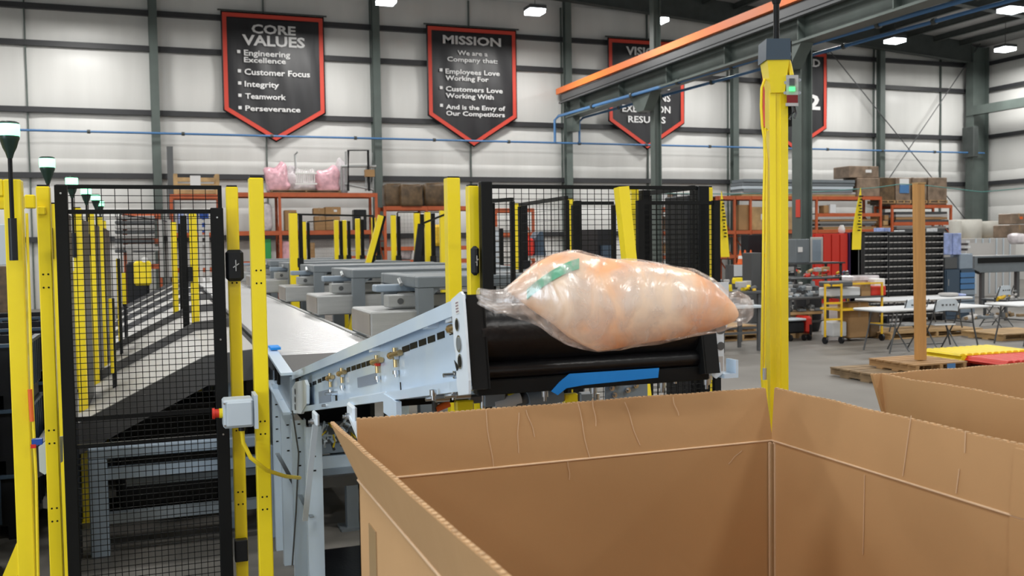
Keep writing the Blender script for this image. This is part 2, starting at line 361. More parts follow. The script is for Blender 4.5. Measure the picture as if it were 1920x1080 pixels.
# ------------------------------------------------------------------ banners
def banner(pts, label, texts, name='wall_banner'):
    Y = 34.95
    P = [onY(x, y, Y) for x, y in pts]   # top-left, top-right, right, tip, left
    zt = (P[0].z+P[1].z)/2; P[0].z = P[1].z = zt; zl = (P[2].z+P[4].z)/2; P[2].z = P[4].z = zl
    P[4].x = P[0].x; P[2].x = P[1].x; P[3].x = (P[0].x+P[1].x)/2
    t = thing(name, label, 'banner', (P[3].x, Y, P[3].z))
    n = 24; k = 16; vs = []; fs = []      # rippled cloth
    x0, x1 = P[0].x, P[1].x
    for j in range(k+1):
        for i in range(n+1):
            u = i/n; zb = P[4].z+(P[3].z-P[4].z)*(1-abs(2*u-1)); z = zt+(zb-zt)*j/k; x = x0+(x1-x0)*u
            vs.append((x, Y+.02+.018*math.sin(x*7+z*1.5)*min(1, (zt-z)*.5), z))
    fs = [(j*(n+1)+i, (j+1)*(n+1)+i, (j+1)*(n+1)+i+1, j*(n+1)+i+1) for j in range(k) for i in range(n)]
    o = MB().add(vs, fs, True).build('cloth', 'cloth', t); sol = o.modifiers.new('s', 'SOLIDIFY'); sol.thickness = .01; sol.offset = 0
    def inset(q):
        c = Vector((P[3].x, 0, 0)); hw = (x1-x0)/2-q
        ta = (P[4].z-P[3].z)/((x1-x0)/2); dz = q*math.sqrt(1+ta*ta)
        zl_ = P[3].z+dz+ta*hw
        return [Vector((c.x-hw, Y-.012, zt-q)), Vector((c.x+hw, Y-.012, zt-q)), Vector((c.x+hw, Y-.012, zl_)), Vector((c.x, Y-.012, P[3].z+dz)), Vector((c.x-hw, Y-.012, zl_))]
    A = inset(.05); Bq = inset(.19); mb = MB()
    for i in range(5):
        j = (i+1) % 5; d = Vector((0, -.01, 0)); mb.hexa([A[i], A[j], Bq[j], Bq[i]], [A[i]+d, A[j]+d, Bq[j]+d, Bq[i]+d])
    mb.build('red_border', 'redmark', t)
    MB().tube([(x0-.1, Y, zt+.03), (x1+.1, Y, zt+.03)], .03).build('hanging_rod', 'steel', t)
    for s_, pl, pr, pt, pb, bold in texts:
        a = onY(pl, pb, Y-.03); b = onY(pr, pb, Y-.03); c = onY(pl, pt, Y-.03); zb = (a.z + onY(pr, pb, Y-.03).z)/2
        if s_ == '*': B((a.x, Y-.035, a.z), (a.x+.11, Y-.015, a.z+.11), 'bullet', 'white', t)
        else: put_text(s_, a.x, b.x, a.z, c.z-a.z, Y-.03, 'white', t, bold=bold)
    return t
def q2(x, y): return 380+x/3.097, y/3.097
T1 = [('CORE', 284, 540, 140, 190, .03), ('VALUES', 230, 594, 200, 258, .03), ('Engineering', 240, 508, 288, 321, .02), ('Excellence', 240, 483, 330, 360, .02),
      ('Customer Focus', 243, 623, 398, 432, .02), ('Integrity', 244, 444, 470, 502, .02), ('Teamwork', 247, 484, 541, 572, .02), ('Perseverance', 248, 568, 612, 642, .02)]
T2 = [('MISSION', 1395, 1732, 203, 250, .03), ('We are a', 1480, 1655, 292, 318, .02), ('Company that:', 1420, 1712, 328, 354, .02), ('Employees Love', 1410, 1725, 398, 426, .02), ('Working For', 1410, 1660, 437, 464, .02),
      ('Customers Love', 1412, 1742, 500, 528, .02), ('Working With', 1412, 1690, 540, 567, .02), ('And is the Envy of', 1413, 1757, 606, 632, .02), ('Our Competitors', 1414, 1755, 643, 669, .02)]
def conv(T, bul): 
    r = []
    for s_, a, b, c, d, e in T:
        p = q2(a, c); q = q2(b, d); r.append((s_, p[0], q[0], p[1], q[1], e))
    for x, y in bul: p = q2(x, y); r.append(('*', p[0], p[0], p[1], p[1], 0))
    return r
banner([(413, 20), (607, 32), (610, 214), (516, 267), (417, 206)], 'black pennant banner with red border headed CORE VALUES, leftmost on the wall',
       conv(T1, [(200, 308), (204, 420), (206, 491), (207, 562), (208, 634)]))
banner([(799, 46), (968, 57), (971, 223), (888, 276), (804, 215)], 'black pennant banner with red border headed MISSION',
       conv(T2, [(1376, 414), (1377, 517), (1379, 620)]))
banner([(1139, 69), (1283, 80), (1286, 236), (1215, 281), (1142, 223)], 'black pennant banner headed VISION, partly hidden by the interior column and the runway',
       [('VISION', 1174, 1245, 87, 102, .03), ('NG', 1238, 1256, 158, 168, .02), ('SOLUTIONS', 1167, 1257, 173, 187, .02), ('EXECUTION', 1167, 1257, 196, 209, .02), ('RESULTS', 1178, 1248, 217, 229, .02)])
banner([(1427, 90), (1551, 100), (1553, 244), (1489, 283), (1428, 234)], 'rightmost black pennant banner, mostly hidden behind the yellow mast and a column',
       [('ED', 1514, 1538, 110, 124, .03), ('2', 1514, 1538, 178, 204, .04)])

# ================================================================== CONVEYOR LINE
NEAR = True
SX = .87; RX = 1.74
# ---- inclined end conveyor
ic = thing('inclined_conveyor', 'pale blue inclined belt conveyor ending in a black roller above the big carton', 'conveyor', (1.38, 4.8, FZ))
TL = onX(548, 699, SX); TR = onX(872, 553, SX); BL = onX(553, 789, SX); BR = onX(886, 731, SX)
ex = (TR-TL); ex.x = 0; L = ex.length; ex.normalize(); en = Vector((-1, 0, 0)); ez = Vector((0, -ex.z, ex.y)); 
if ez.z < 0: ez = -ez
hgt = (TR-BR).dot(ez)
O = TL.copy()
def sp(u, v, w=0): return O+ex*u+ez*v-en*w      # local: u along, v up, w inwards(+X)
def spx(px, py, w=0):
    p = onX(px, py, SX-0)
    d = p-O; return (d.dot(ex), d.dot(ez))
def slab(u0, u1, v0, v1, w0, w1, name, m, parent, bev=0):
    c = [sp(u0, v0, w0), sp(u1, v0, w0), sp(u1, v1, w0), sp(u0, v1, w0)]
    return MB().hexa(c, [p+Vector((w1-w0, 0, 0)) for p in c]).build(name, m, parent)
# side frames: channel with web, top and bottom flange turned outwards
for side, X0 in (('left', 0), ('right', RX-SX)):
    mb = MB(); s = 1 if side == 'left' else -1
    def S_(u0, u1, v0, v1, w0, w1):
        c = [sp(u0, v0, X0+s*w0), sp(u1, v0, X0+s*w0), sp(u1, v1, X0+s*w0), sp(u0, v1, X0+s*w0)]
        mb.hexa(c, [p+Vector((s*(w1-w0), 0, 0)) for p in c])
    S_(0, L, -hgt, 0, .045, .051)                                     # web
    S_(0, L, -.012, 0, .0, .045); S_(0, L, -.050, 0, -.004, .0)       # top flange + lip
    S_(0, L, -hgt, -hgt+.012, .0, .045); S_(0, L, -hgt, -hgt+.035, -.004, 0)
    mb.build('side_frame', 'paleblue', ic)
    mb = MB(); S_(L-.004, L+.004, -hgt-.0, .0, .002, .056); S_(L-.30, L+.004, -hgt, -.0, .0515, .060); mb.build('end_cap', 'black', ic)
# slots, stickers and latches on the visible web
slots = [(568,723),(577,719),(586,715),(594,711),(602,708),(638,694),(647,691),(656,688),(665,685),(674,682),(741,655),(755,649),(771,643),(787,637),(804,630),(826,621)]
for px, py in slots:
    hw = 3.2 if px < 640 else 3.8 if px < 700 else 6.5
    u0_, v0_ = spx(px-hw, py); u1_, v1_ = spx(px+hw, py); v = (v0_+v1_)/2
    slab(u0_, u1_, v-.012, v+.012, .0425, .0455, 'slot', 'black', ic)
for (a, b, c, d), mm, nm in (((655, 700, 688, 728), 'stickergrey', 'sticker'), ((640, 735, 705, 752), 'paleblue_white', 'cover_plate'), ((586, 730, 606, 766), 'stickergrey', 'sticker')):
    u0, v0 = spx(a, d); u1, v1 = spx(c, b); slab(u0, u1, v0, v1, .0425, .0455, nm, mm, ic)
u, v = spx(616, 746); slab(u-.03, u+.03, v-.055, v+.03, .0425, .0455, 'slot', 'black', ic)
u, v = spx(732, 727); slab(u-.008, u+.004, v-.022, v+.02, .0425, .0455, 'slot', 'black', ic)
for px, py in ((758, 690), (758, 680), (758, 668), (758, 657)):
    pass
def bolt(p, d, r, h, parent, m='zinc'):
    p = Vector(p); d = Vector(d).normalized(); MB().cyl(p, p+d*h, r, 6).cyl(p, p+d*h*1.7, r*.5, 8).build('bolt', m, parent)
for px, py in ((609, 709), (630, 700), (694, 678), (727, 665), (841, 613)):
    u, v = spx(px, py); c = sp(u, v, .03)
    s0 = .9
    mb = MB().cyl(c+ex*-.11*s0, c+ex*.11*s0, .014*s0, 8).cyl(c+ex*-.09, c+ex*-.07, .016, 8).cyl(c+ez*.03*s0, c-ez*.06*s0, .010*s0, 8)
    o = mb.build('latch', 'brass', ic); bolt(c-ez*.075*s0, -ez, .014, .016, ic); bolt(c+ex*.05, ex, .012, .012, ic)
    MB().box(c+Vector((-.008, -.02, -.02)), c+Vector((.012, .02, .0))).build('latch_block', 'red' if 680 < px < 700 else 'zinc', ic)
for px, py in ((618, 738), (846, 703), (812, 748), (849, 742), (612, 760)):
    u, v = spx(px, py); bolt(sp(u, v, .058), en, .014, .05, ic)
# guard rail posts behind top flange (small white tabs)
for px, py in ((693, 655), (838, 597), (795, 610)):
    u, v = spx(px, py); slab(u-.035, u+.035, v-.012, v+.03, .004, .05, 'tab', 'paleblue_white', ic)
# end plates
def endplate(X0, s, Yo=0):
    u1, v1 = spx(877, 551); u0 = L-.115
    poly = [(u0, 0.0), (L-.01, .012), (L+.012, 0), (L+.015, -hgt*.25), (L+.015, -hgt*.9), (L+.005, -hgt-.012), (u0+.01, -hgt-.012), (u0, -hgt*.93), (u0+.012, -hgt*.60), (u0, -hgt*.5)]
    c = [sp(a, b, X0-.012*s) for a, b in poly]
    t = MB().prism(c, (.008*s, 0, 0)).build('end_plate', 'paleblue_white', ic)
    for a, b, r in ((.045, -.085, .016), (.05, -.145, .021), (.05, -.20, .018)):
        p = sp(u0+a+.01, b, X0-.013*s); MB().cyl(p, p+Vector((-.003*s, 0, 0)), r, 16).build('hole', 'midgrey' if b == -.145 else 'black', t)
        MB().cyl(p, p+Vector((-.002*s, 0, 0)), r*1.3, 16).build('washer', 'zinc', t)
    for i in range(4):
        q = sp(u0+.055+.012*(i % 2), -.03-.008*i, X0-.0125*s); 
    c = [sp(u0+.05, -.052, X0-.0125*s), sp(u0+.085, -.052, X0-.0125*s), sp(u0+.085, -.012, X0-.0125*s), sp(u0+.05, -.012, X0-.0125*s)]
    MB().prism(c, (-.001*s, 0, 0)).build('label_sticker', 'skin_film', t)
    for i in range(4):
        c = [sp(u0+.054, -.047+.009*i, X0-.0136*s), sp(u0+.08, -.047+.009*i, X0-.0136*s), sp(u0+.08, -.043+.009*i, X0-.0136*s), sp(u0+.054, -.043+.009*i, X0-.0136*s)]
        MB().prism(c, (-.001*s, 0, 0)).build('print_line', 'stickertext', t)
    c = [sp(u0-.0, -hgt*.66, X0-.0135*s), sp(u0+.045, -hgt*.74, X0-.0135*s), sp(u0+.02, -hgt*.78, X0-.0135*s)]
    MB().prism(c, (-.002*s, 0, 0)).build('cut_out', 'black', t)
    return t
endplate(0, 1)
# plate facing the camera at the end of each side frame
def facing(px0, px1, py0, py1, X0):
    Y = sp(L, 0).y-.02
    z1 = sp(L, 0).z+.01; z0 = sp(L, -hgt).z-.01
    o = MB().box((X0-.055, Y-.004, z0), (X0+.03, Y+.004, z1), .0).build('end_plate', 'paleblue_white', ic)
    for b, r in ((.075, .014), (.145, .02), (.205, .015)):
        MB().cyl((X0-.015, Y-.004, z1-b), (X0-.015, Y-.006, z1-b), r, 14).build('hole', 'black' if b != .145 else 'zinc', o)
    MB().box((X0-.03, Y-.006, z0+.01), (X0+.0, Y-.004, z0+.06)).build('label_sticker', 'lab', o)
    return o
Yend = sp(L, 0).y; Zend = sp(L, 0).z
u2 = RX
rp = MB().prism([(RX-.01, Yend-.02, Zend+.015), (RX+.055, Yend-.02, Zend+.015), (RX+.055, Yend-.02, Zend-.12), (RX+.035, Yend-.02, Zend-.16), (RX+.035, Yend-.02, Zend-.29), (RX+.005, Yend-.02, Zend-.31), (RX-.01, Yend-.02, Zend-.30)], (0, .006, 0)).build('end_plate', 'paleblue_white', ic)
for b, r in ((.08, .016), (.14, .02), (.20, .014)): MB().cyl((RX+.022, Yend-.02, Zend-b), (RX+.022, Yend-.023, Zend-b), r, 14).build('hole', 'leggrey', rp)
B((RX+.012, Yend-.022, Zend-.285), (RX+.030, Yend-.0195, Zend-.235), 'label_sticker', 'lab', rp)
MB().box((RX+.03, Yend-.03, Zend-.31), (RX+.085, Yend+.03, Zend-.295)).box((RX+.075, Yend-.03, Zend-.295), (RX+.085, Yend+.03, Zend-.25)).build('hook_bracket', 'paleblue', ic)
B((RX-.05, Yend-.01, Zend-.30), (RX-.01, Yend+.06, Zend-.03), 'roller_mount', 'paleblue', ic)
# rollers and belt
Rr = .105; rc = sp(L-.10, -.035-Rr+.02); ry, rz = rc.y, rc.z
ro = MB().cyl((SX+.045, ry, rz), (RX-.045, ry, rz), Rr, 40).build('end_roller', 'rubber', ic)
MB().cyl((SX+.02, ry, rz), (SX+.045, ry, rz), .03, 12).cyl((RX-.045, ry, rz), (RX-.02, ry, rz), .03, 12).build('axle', 'zinc', ro)
bt = [sp(u, -.012, 0) for u in (0, L-.16)]
MB().strip([Vector((SX+.05, p.y, p.z-.01)) for p in bt], (RX-SX-.1, 0, 0), (0, 0, -.012)).build('belt', 'rubber', ic)
p0 = sp(L-.16, -.215); p1 = sp(0.1, -.215)
MB().strip([Vector((SX+.05, p.y, p.z)) for p in (p0, p1)], (RX-SX-.1, 0, 0), (0, 0, -.01)).build('return_belt', 'rubber', ic)
q = sp(L-.05, -.255); MB().cyl((SX+.04, q.y, q.z+.02), (RX-.06, q.y, q.z+.02), .028, 20).build('snub_roller', 'rubber', ic)
q = sp(L-.06, -hgt+.02)
B((SX+.03, q.y-.03, q.z-.035), (RX-.02, q.y+.02, q.z+.012), 'cross_beam', 'black', ic, .004)
MB().prism([(1.25, q.y-.03, q.z+.022), (RX-.02, q.y-.03, q.z+.022), (RX-.02, q.y-.03, q.z+.045), (1.35, q.y-.03, q.z+.03)], (0, .03, 0)).build('cross_plate', 'paleblue', ic)
q3 = sp(L-1.0, -hgt-.01)
for k, X in enumerate((1.13, 1.30, 1.55, 1.72)):
    bolt((X, q.y-.01, q.z-.035), (0, 0, -1), .011, .02, ic)
Yt = q.y-.034
tp = [onY(x, y, Yt) for x, y in ((1068, 701), (1236, 690), (1234, 708), (1095, 722), (1062, 728), (1046, 741), (1034, 734), (1050, 716))]
tape = MB().prism(tp, (0, .004, 0)).build('blue_tape', 'bluetape', ic, label='strip of blue painter tape stuck on the black beam')
# stand under the incline: link braces and brackets
for px, py, px2, py2, Xb in ((592, 790, 572, 975, .0), (660, 780, 690, 850, .0)):
    a = onX(px, py, SX-.01); b_ = onX(px2, py2, SX-.01); o = MB().bar(a, b_, .02, .035, (1, 0, 0)).build('link_bar', 'paleblue_white', ic)
    B(a+Vector((-.012, -.08, -.02)), a+Vector((.012, .08, .06)), 'hinge_bracket', 'paleblue_white', ic, .01); bolt(a+Vector((-.012, 0, 0)), en, .018, .02, ic)
a = onX(735, 768, SX); B(a+Vector((-.01, -.12, -.03)), a+Vector((.012, .12, .05)), 'hinge_bracket', 'paleblue', ic)
# left end pad with holes
c = [spx(x, y) for x, y in ((549, 728), (556, 716), (573, 712), (577, 722), (577, 757), (566, 776), (549, 774))]
pad = MB().prism([sp(u, v, .012) for u, v in c], (-.02, 0, 0)).build('joint_plate', 'paleblue_white', ic)
for x, y in ((556, 734), (556, 749), (556, 763)):
    u, v = spx(x, y); p = sp(u, v, -.009); MB().cyl(p, p+Vector((-.003, 0, 0)), .022, 14).build('hole', 'leggrey', pad)

# ---- lower transfer conveyor under / before the incline
tc = thing('transfer_conveyor', 'short pale blue conveyor bed joining the silver belt to the inclined conveyor', 'conveyor', (1.35, 7.6, FZ))
MB().hexa([Vector((SX-.02, 7.10, .70)), Vector((SX+.02, 7.10, .70)), Vector((SX+.02, 8.25, .80)), Vector((SX-.02, 8.25, .80))],
          [Vector((SX-.02, 7.10, .98)), Vector((SX+.02, 7.10, .98)), Vector((SX+.02, 8.25, 1.06)), Vector((SX-.02, 8.25, 1.06))]).build('side_frame', 'bluegrey', tc)
MB().bar((SX-.04, 7.10, 1.0), (SX-.04, 8.25, 1.075), .09, .02).bar((SX-.04, 7.10, .71), (SX-.04, 8.25, .80), .07, .02).build('frame_flange', 'paleblue', tc)
B((SX-.05, 8.06, 1.08), (SX+.03, 8.28, 1.10), 'blue_cap', 'bluetape', tc)
B((SX-.04, 7.7, .84), (SX-.022, 7.78, .97), 'slot', 'black', tc); B((SX-.04, 7.9, .85), (SX-.022, 7.95, .98), 'slot', 'black', tc)
MB().box((RX-.05, 7.1, .75), (RX, 8.2, 1.02)).build('side_frame', 'paleblue', tc)
MB().strip([Vector((SX+.02, 7.0, .99)), Vector((SX+.02, 8.0, 1.04))], (RX-SX-.06, 0, 0), (0, 0, -.015)).build('belt', 'beltdark', tc)
# stand of pale blue channels under the joint
for (px, pt, w) in ((517, 720, .055), (538, 748, .10), (560, 788, .10), (588, 800, .11)):
    D = 7.0; p = at(px, pt, D); Yp = {517: 7.9, 538: 7.5, 560: 6.95, 588: 6.75}[px]; p = onY(px, pt, Yp)
    MB().box((p.x-w/2, p.y-.004, FZ), (p.x+w/2, p.y+.004, p.z)).box((p.x-w/2, p.y, FZ), (p.x-w/2+.006, p.y+.07, p.z)).box((p.x+w/2-.006, p.y, FZ), (p.x+w/2, p.y+.07, p.z)).build('leg', 'paleblue', tc)
    for i in range(6): B((p.x-.01, p.y-.006, .35+.1*i), (p.x+.01, p.y-.003, .36+.1*i), 'slot', 'black', tc)
for X in (RX-.08,): B((X-.05, 7.0, FZ), (X+.05, 7.07, .75), 'leg', 'paleblue', tc)
MB().tube([onY(548, 770, 6.9), onY(560, 850, 6.9), onY(555, 960, 6.9), onY(548, 1060, 6.9)], .006).build('cable', 'leggrey', tc)
MB().bar(onY(520, 850, 7.4), onY(585, 970, 6.72), .03, .006).build('cross_strap', 'zinc', tc)
B((.98, 7.0, .16), (RX-.1, 7.05, .24), 'cross_rail', 'leggrey', tc)

# ---- drive frame visible below the incline
df = thing('drive_stand', 'blue-grey drive frame with cross rails and one grey foot under the inclined conveyor', 'machine frame', (1.6, 8.6, FZ))
for (x0, y0, x1, y1_) in ((584, 828, 650, 846), (588, 856, 660, 874), (590, 878, 664, 893)):
    a = onY(x0, y0, 8.3); b_ = onY(x1, y1_, 8.3); B((a.x, 8.26, b_.z), (2.6, 8.34, a.z), 'cross_rail', 'bluegrey' if y0 != 856 else 'paleblue', df, .01)
a = onY(648, 893, 8.3); B((a.x, 8.26, FZ+.02), (a.x+.1, 8.36, a.z), 'leg', 'midgrey', df); B((a.x-.06, 8.2, FZ), (a.x+.16, 8.42, FZ+.02), 'foot', 'midgrey', df)
B((2.5, 8.26, FZ+.0), (2.6, 8.36, .9), 'leg', 'midgrey', df)
mm = onY(615, 812, 8.0); MB().cyl(mm+Vector((-.15, 0, 0)), mm+Vector((.3, 0, 0)), .09, 14).build('drive_motor', 'midgrey', df)
rnd = random.Random(3)
for i in range(26):
    a = onY(rnd.uniform(590, 665), rnd.uniform(792, 828), 7.6+rnd.random()*.3); d = Vector((rnd.uniform(-.08, .08), 0, rnd.uniform(-.06, .06)))
    MB().tube([a, a+d, a+d+Vector((rnd.uniform(-.05, .05), .02, -.05))], .006+.008*rnd.random()).build('fitting', rnd.choice(['zinc', 'paleblue', 'leggrey', 'hose', 'paleblue_white']), df)

# ---- main silver sorter belt
Ys = 8.0
sb = thing('sorter_belt', 'long flat silver sorter belt running back between the chutes and the pusher units', 'conveyor', (1.3, 18, FZ))
belt = None
n = 0; y = Ys; ZB = 1.04
slat = MB(); sp_ = [(.86, Ys+.112*(k/8), ZB-.018+.018*math.sin(math.pi*k/8)) for k in range(9)]
sv_ = sp_+[(1.78, b, c) for a, b, c in sp_]; slat.add(sv_, [(k, k+9, k+10, k+1) for k in range(8)], True); slat.box((.86, Ys+.004, ZB-.022), (1.78, Ys+.108, ZB-.019))
base = None
for k in range(170):
    if base is None: base = slat.build('belt_slat', 'silver', sb); pass
    else:
        c = base.copy(); COL.objects.link(c); c.location = (0, (y-Ys)*KN, 0)
    y += .134
B((.82, Ys, ZB-.12), (.86, 31, ZB+.005), 'edge_rail', 'leggrey', sb); B((.76, Ys+.3, ZB-.14), (.80, 31, ZB-.01), 'outer_rail', 'black', sb)
B((1.80, Ys, ZB-.12), (1.84, 31, ZB+.005), 'edge_rail', 'alu', sb)
B((.86, Ys, .80), (1.78, 31, .88), 'bed', 'leggrey', sb); B((1.70, Ys+.4, FZ+.15), (1.74, 31, .80), 'shade_skirt', 'black', sb)  # black skirt added to stand in for the shade under the sorter
for k in range(7):
    for X in (.9, 1.75): B((X-.04, 9+3.3*k, FZ), (X+.04, 9.08+3.3*k, .8), 'leg', 'midgrey', sb)

# ---- pusher units right of the belt
px_u = None
def pusher(Yn, label):
    t = thing('pusher_unit', label, 'pusher unit', (2.6, Yn, FZ), 'pusher units in a row beside the silver belt')
    X0 = 2.24; Lx = 4.6; ZT = 1.63; Ln = 1.62
    o = MB()
    for (a, b_) in (((X0, Yn, ZT-.11), (Lx, Yn+.14, ZT)), ((X0, Yn+Ln-.14, ZT-.11), (Lx, Yn+Ln, ZT)), ((X0, Yn+.14, ZT-.11), (X0+.16, Yn+Ln-.14, ZT))): o.box(a, b_, .01)
    o.build('top_frame', 'midgrey', t)
    B((X0+.16, Yn+.14, ZT-.05), (Lx, Yn+Ln-.14, ZT-.01), 'cover_panel', 'midgrey', t)
    for (x, y_) in ((X0+.0, Yn), (X0, Yn+Ln-.12), (Lx-.14, Yn), (Lx-.14, Yn+Ln-.12)): B((x, y_, FZ), (x+.15, y_+.12, ZT-.11), 'leg', 'midgrey', t)
    MB().prism([(X0+.15, Yn+.02, ZT-.11), (X0+.22, Yn+.02, ZT-.11), (X0+.15, Yn+.02, ZT-.18)], (0, .08, 0)).build('gusset', 'midgrey', t)
    hd = B((1.80, Yn+.06, ZB+.03), (3.1, Yn+1.0, ZB+.27), 'pusher_head', 'alu', t, .012)
    B((1.793, Yn+.08, ZB+.05), (1.80, Yn+.98, ZB+.25), 'face_plate', 'headface', hd)
    rl = B((2.02, Yn+.3, ZB+.29), (4.4, Yn+.5, ZB+.41), 'slide_rail', 'alu', t, .008)
    MB().cyl((2.14, Yn+.299, ZB+.35), (2.14, Yn+.29, ZB+.35), .03, 14).build('end_bolt', 'leggrey', rl)
    B((1.96, Yn+.55, ZB+.43), (2.6, Yn+.75, ZB+.50), 'actuator', 'bluegrey', t, .01)
    for k in range(4): MB().cyl((2.2+.09*k, Yn+.5, ZB+.50), (2.2+.09*k, Yn+.6, ZB+.55), .02, 8).build('air_fitting', 'zinc', t)
    return t
pu = pusher(8.72, 'nearest grey pusher unit with aluminium head beside the silver belt')
for k, l in enumerate(('second nearest grey pusher unit beside the silver belt', 'third grey pusher unit along the silver belt', 'fourth grey pusher unit along the silver belt', 'fifth grey pusher unit, seen just behind the tall yellow post', 'farthest visible grey pusher unit at the end of the silver belt')):
    dup(pu, (2.6, 8.72+3.25*(k+1), FZ), 0, l)

# ---- chutes left of the belt
def chute(Y0, W_, label):
    t = thing('sorting_chute', label, 'chute', (-.1, Y0, FZ), 'grey sorting chutes left of the belt')
    prof = [(.80, 1.03), (.33, .99), (-.20, .73), (-.80, .43), (-1.05, .30)]
    MB().strip([Vector((x, Y0+.04, z)) for x, z in prof], (0, W_-.08, 0), (0, 0, -.02)).build('slide_surface', 'chute', t)
    for yy in (Y0, Y0+W_-.05):
        mb = MB()
        for (a, za_), (b_, zb_) in zip(prof, prof[1:]):
            h1 = .02 if yy == Y0 else .10
            mb.hexa([Vector((a, yy, za_-.24)), Vector((b_, yy, zb_-.24)), Vector((b_, yy+.05, zb_-.24)), Vector((a, yy+.05, za_-.24))],
                    [Vector((a, yy, za_+h1)), Vector((b_, yy, zb_+h1)), Vector((b_, yy+.05, zb_+h1)), Vector((a, yy+.05, za_+h1))])
        mb.build('side_cheek', 'chute_dark', t)
    MB().strip([Vector((x, Y0+.05, z-.14)) for x, z in prof], (0, W_-.1, 0), (0, 0, -.08)).build('under_tray', 'midgrey', t)
    for (x, z) in ((.55, .78), (-.55, .34)):
        for yy in (Y0+.15, Y0+W_-.25): B((x-.05, yy, FZ), (x+.05, yy+.1, z), 'leg', 'bluegrey', t)
    return t
ch = chute(8.55, 2.95, 'nearest light grey chute sloping down to the left from the silver belt')
for k, l in enumerate(('second light grey chute behind the nearest one', 'third light grey chute back along the belt', 'fourth light grey chute back along the belt', 'fifth light grey chute, seen low behind the fence mesh', 'farthest visible light grey chute by the end of the belt')):
    dup(ch, (-.1, 8.55+3.2*(k+1), FZ), 0, l)
for k in range(3):  # black boxes added so the space below the chutes looks shaded
    t = thing('dark_filler_box', ('added black box darkening the space under the nearest chute', 'added black box darkening the space under the second chute', 'added black box darkening the space under the third chute')[k], 'cabinet', (.1, 9.3+3.2*k, FZ))
    B((-.42, 9.3+3.2*k, FZ+.12), (.44, 9.9+3.2*k, .52), 'body', 'plastic_black', t, .02)
    for x in (-.38, .34): B((x, 9.35+3.2*k, FZ), (x+.06, 9.8+3.2*k, FZ+.12), 'foot', 'black', t)
    B((-.36, 9.285+3.2*k, .0), (.38, 9.30+3.2*k, .46), 'front_cover', 'black', t); B((-.2, 9.28+3.2*k, -.2), (.3, 9.3+3.2*k, -.08), 'brown_panel', 'carton_dark', t)
# blue-grey stand seen through the gate
st = thing('support_stand', 'blue-grey welded support stand behind the black mesh gate', 'stand', (-.2, 8.3, FZ))
a = onY(183, 860, 8.3)
B((a.x-.07, 8.25, FZ), (a.x+.07, 8.38, a.z), 'upright', 'bluegrey', st, .01)
B((a.x-.07, 8.25, a.z), (.8, 8.38, a.z+.09), 'top_beam', 'bluegrey', st, .01)
B((.72, 8.25, FZ), (.84, 8.38, a.z), 'upright', 'bluegrey', st, .01)
b_ = onY(300, 962, 8.3); B((a.x+.07, 8.27, b_.z-.04), (.72, 8.36, b_.z+.04), 'cross_beam', 'midgrey', st); 
B((a.x+.07, 8.27, .08), (.72, 8.36, .17), 'cross_beam', 'bluegrey', st)
b_ = onY(300, 900, 8.5); B((a.x+.2, 8.5, b_.z-.03), (.72, 8.6, b_.z+.03), 'cross_beam', 'midgrey', st)
B((a.x+.12, 8.42, .25), (a.x+.2, 8.5, a.z), 'inner_post', 'black', st)

# ================================================================== GUARDING
def yellow_post(x, y, z, w, label, d=None, holes=True, cat='post', name='light_curtain_post', z0=FZ, group=None):
    d = d or w
    t = thing(name, label, cat, (x, y, z0), group)
    MB().box((x-w/2, y-d/2, z0+.012), (x+w/2, y+d/2, z), .006).build('body', 'yellow', t)
    B((x-w/2-.03, y-d/2-.03, z0), (x+w/2+.03, y+d/2+.03, z0+.012), 'base_plate', 'yellow', t)
    B((x-w/2+.006, y-d/2+.006, z), (x+w/2-.006, y+d/2-.006, z+.01), 'top_cap', 'plastic_black', t)
    if holes:
        mb = MB()
        for zc in (1.78, 1.70, .83, .75, .35, .27):
            for dx in (-.014, .014): mb.cyl((x+dx, y-d/2-.001, zc), (x+dx, y-d/2+.002, zc), .006, 8)
        mb.build('bolt_holes', 'black', t)
    return t
GZP = 2.32
# pair across the end of the flat belt
P4 = onY(479, 334, 6.22); yellow_post(P4.x, 6.22, P4.z, .088, 'tallest bright yellow post left of the conveyor, carrying the grey stop box')
P5 = onY(847, 334, 6.85); yellow_post(P5.x, 6.85, P5.z, .10, 'bright yellow post right of the conveyor behind the inclined side frame', holes=False)
P3 = onY(435, 350, 6.35); yellow_post(P3.x, 6.40, P3.z, .075, 'yellow post with black latch next to the black mesh gate')
P6 = onY(885, 349, 6.30); yellow_post(P6.x, 6.30, P6.z, .075, 'yellow post with black latch beside the right mesh panel', holes=False)
P2 = onY(81, 350, 6.45); yellow_post(P2.x, 6.45, P2.z, .075, 'yellow post left of the gate below the second green beacon')
def latch(x, y, z, label, w=.055):
    t = thing('door_latch', label, 'latch', (x, y, z)); B((x-w, y-.03, z-.10), (x+w, y+.02, z+.10), 'latch_body', 'plastic_black', t, .02)
    MB().bar((x+w*.1, y-.036, z-.035), (x+w*.1, y-.036, z+.035), .010, .006).bar((x-w*.2, y-.036, z-.012), (x+w*.45, y-.036, z+.012), .010, .006).build('lever', 'zinc', t); return t
p = onY(434, 498, 6.30); latch(P3.x, 6.32, p.z, 'black latch on the yellow post at the right of the gate')
p = onY(883, 489, 6.22); latch(P6.x-.015, 6.22, p.z, 'black latch on the yellow post right of the conveyor', .028)
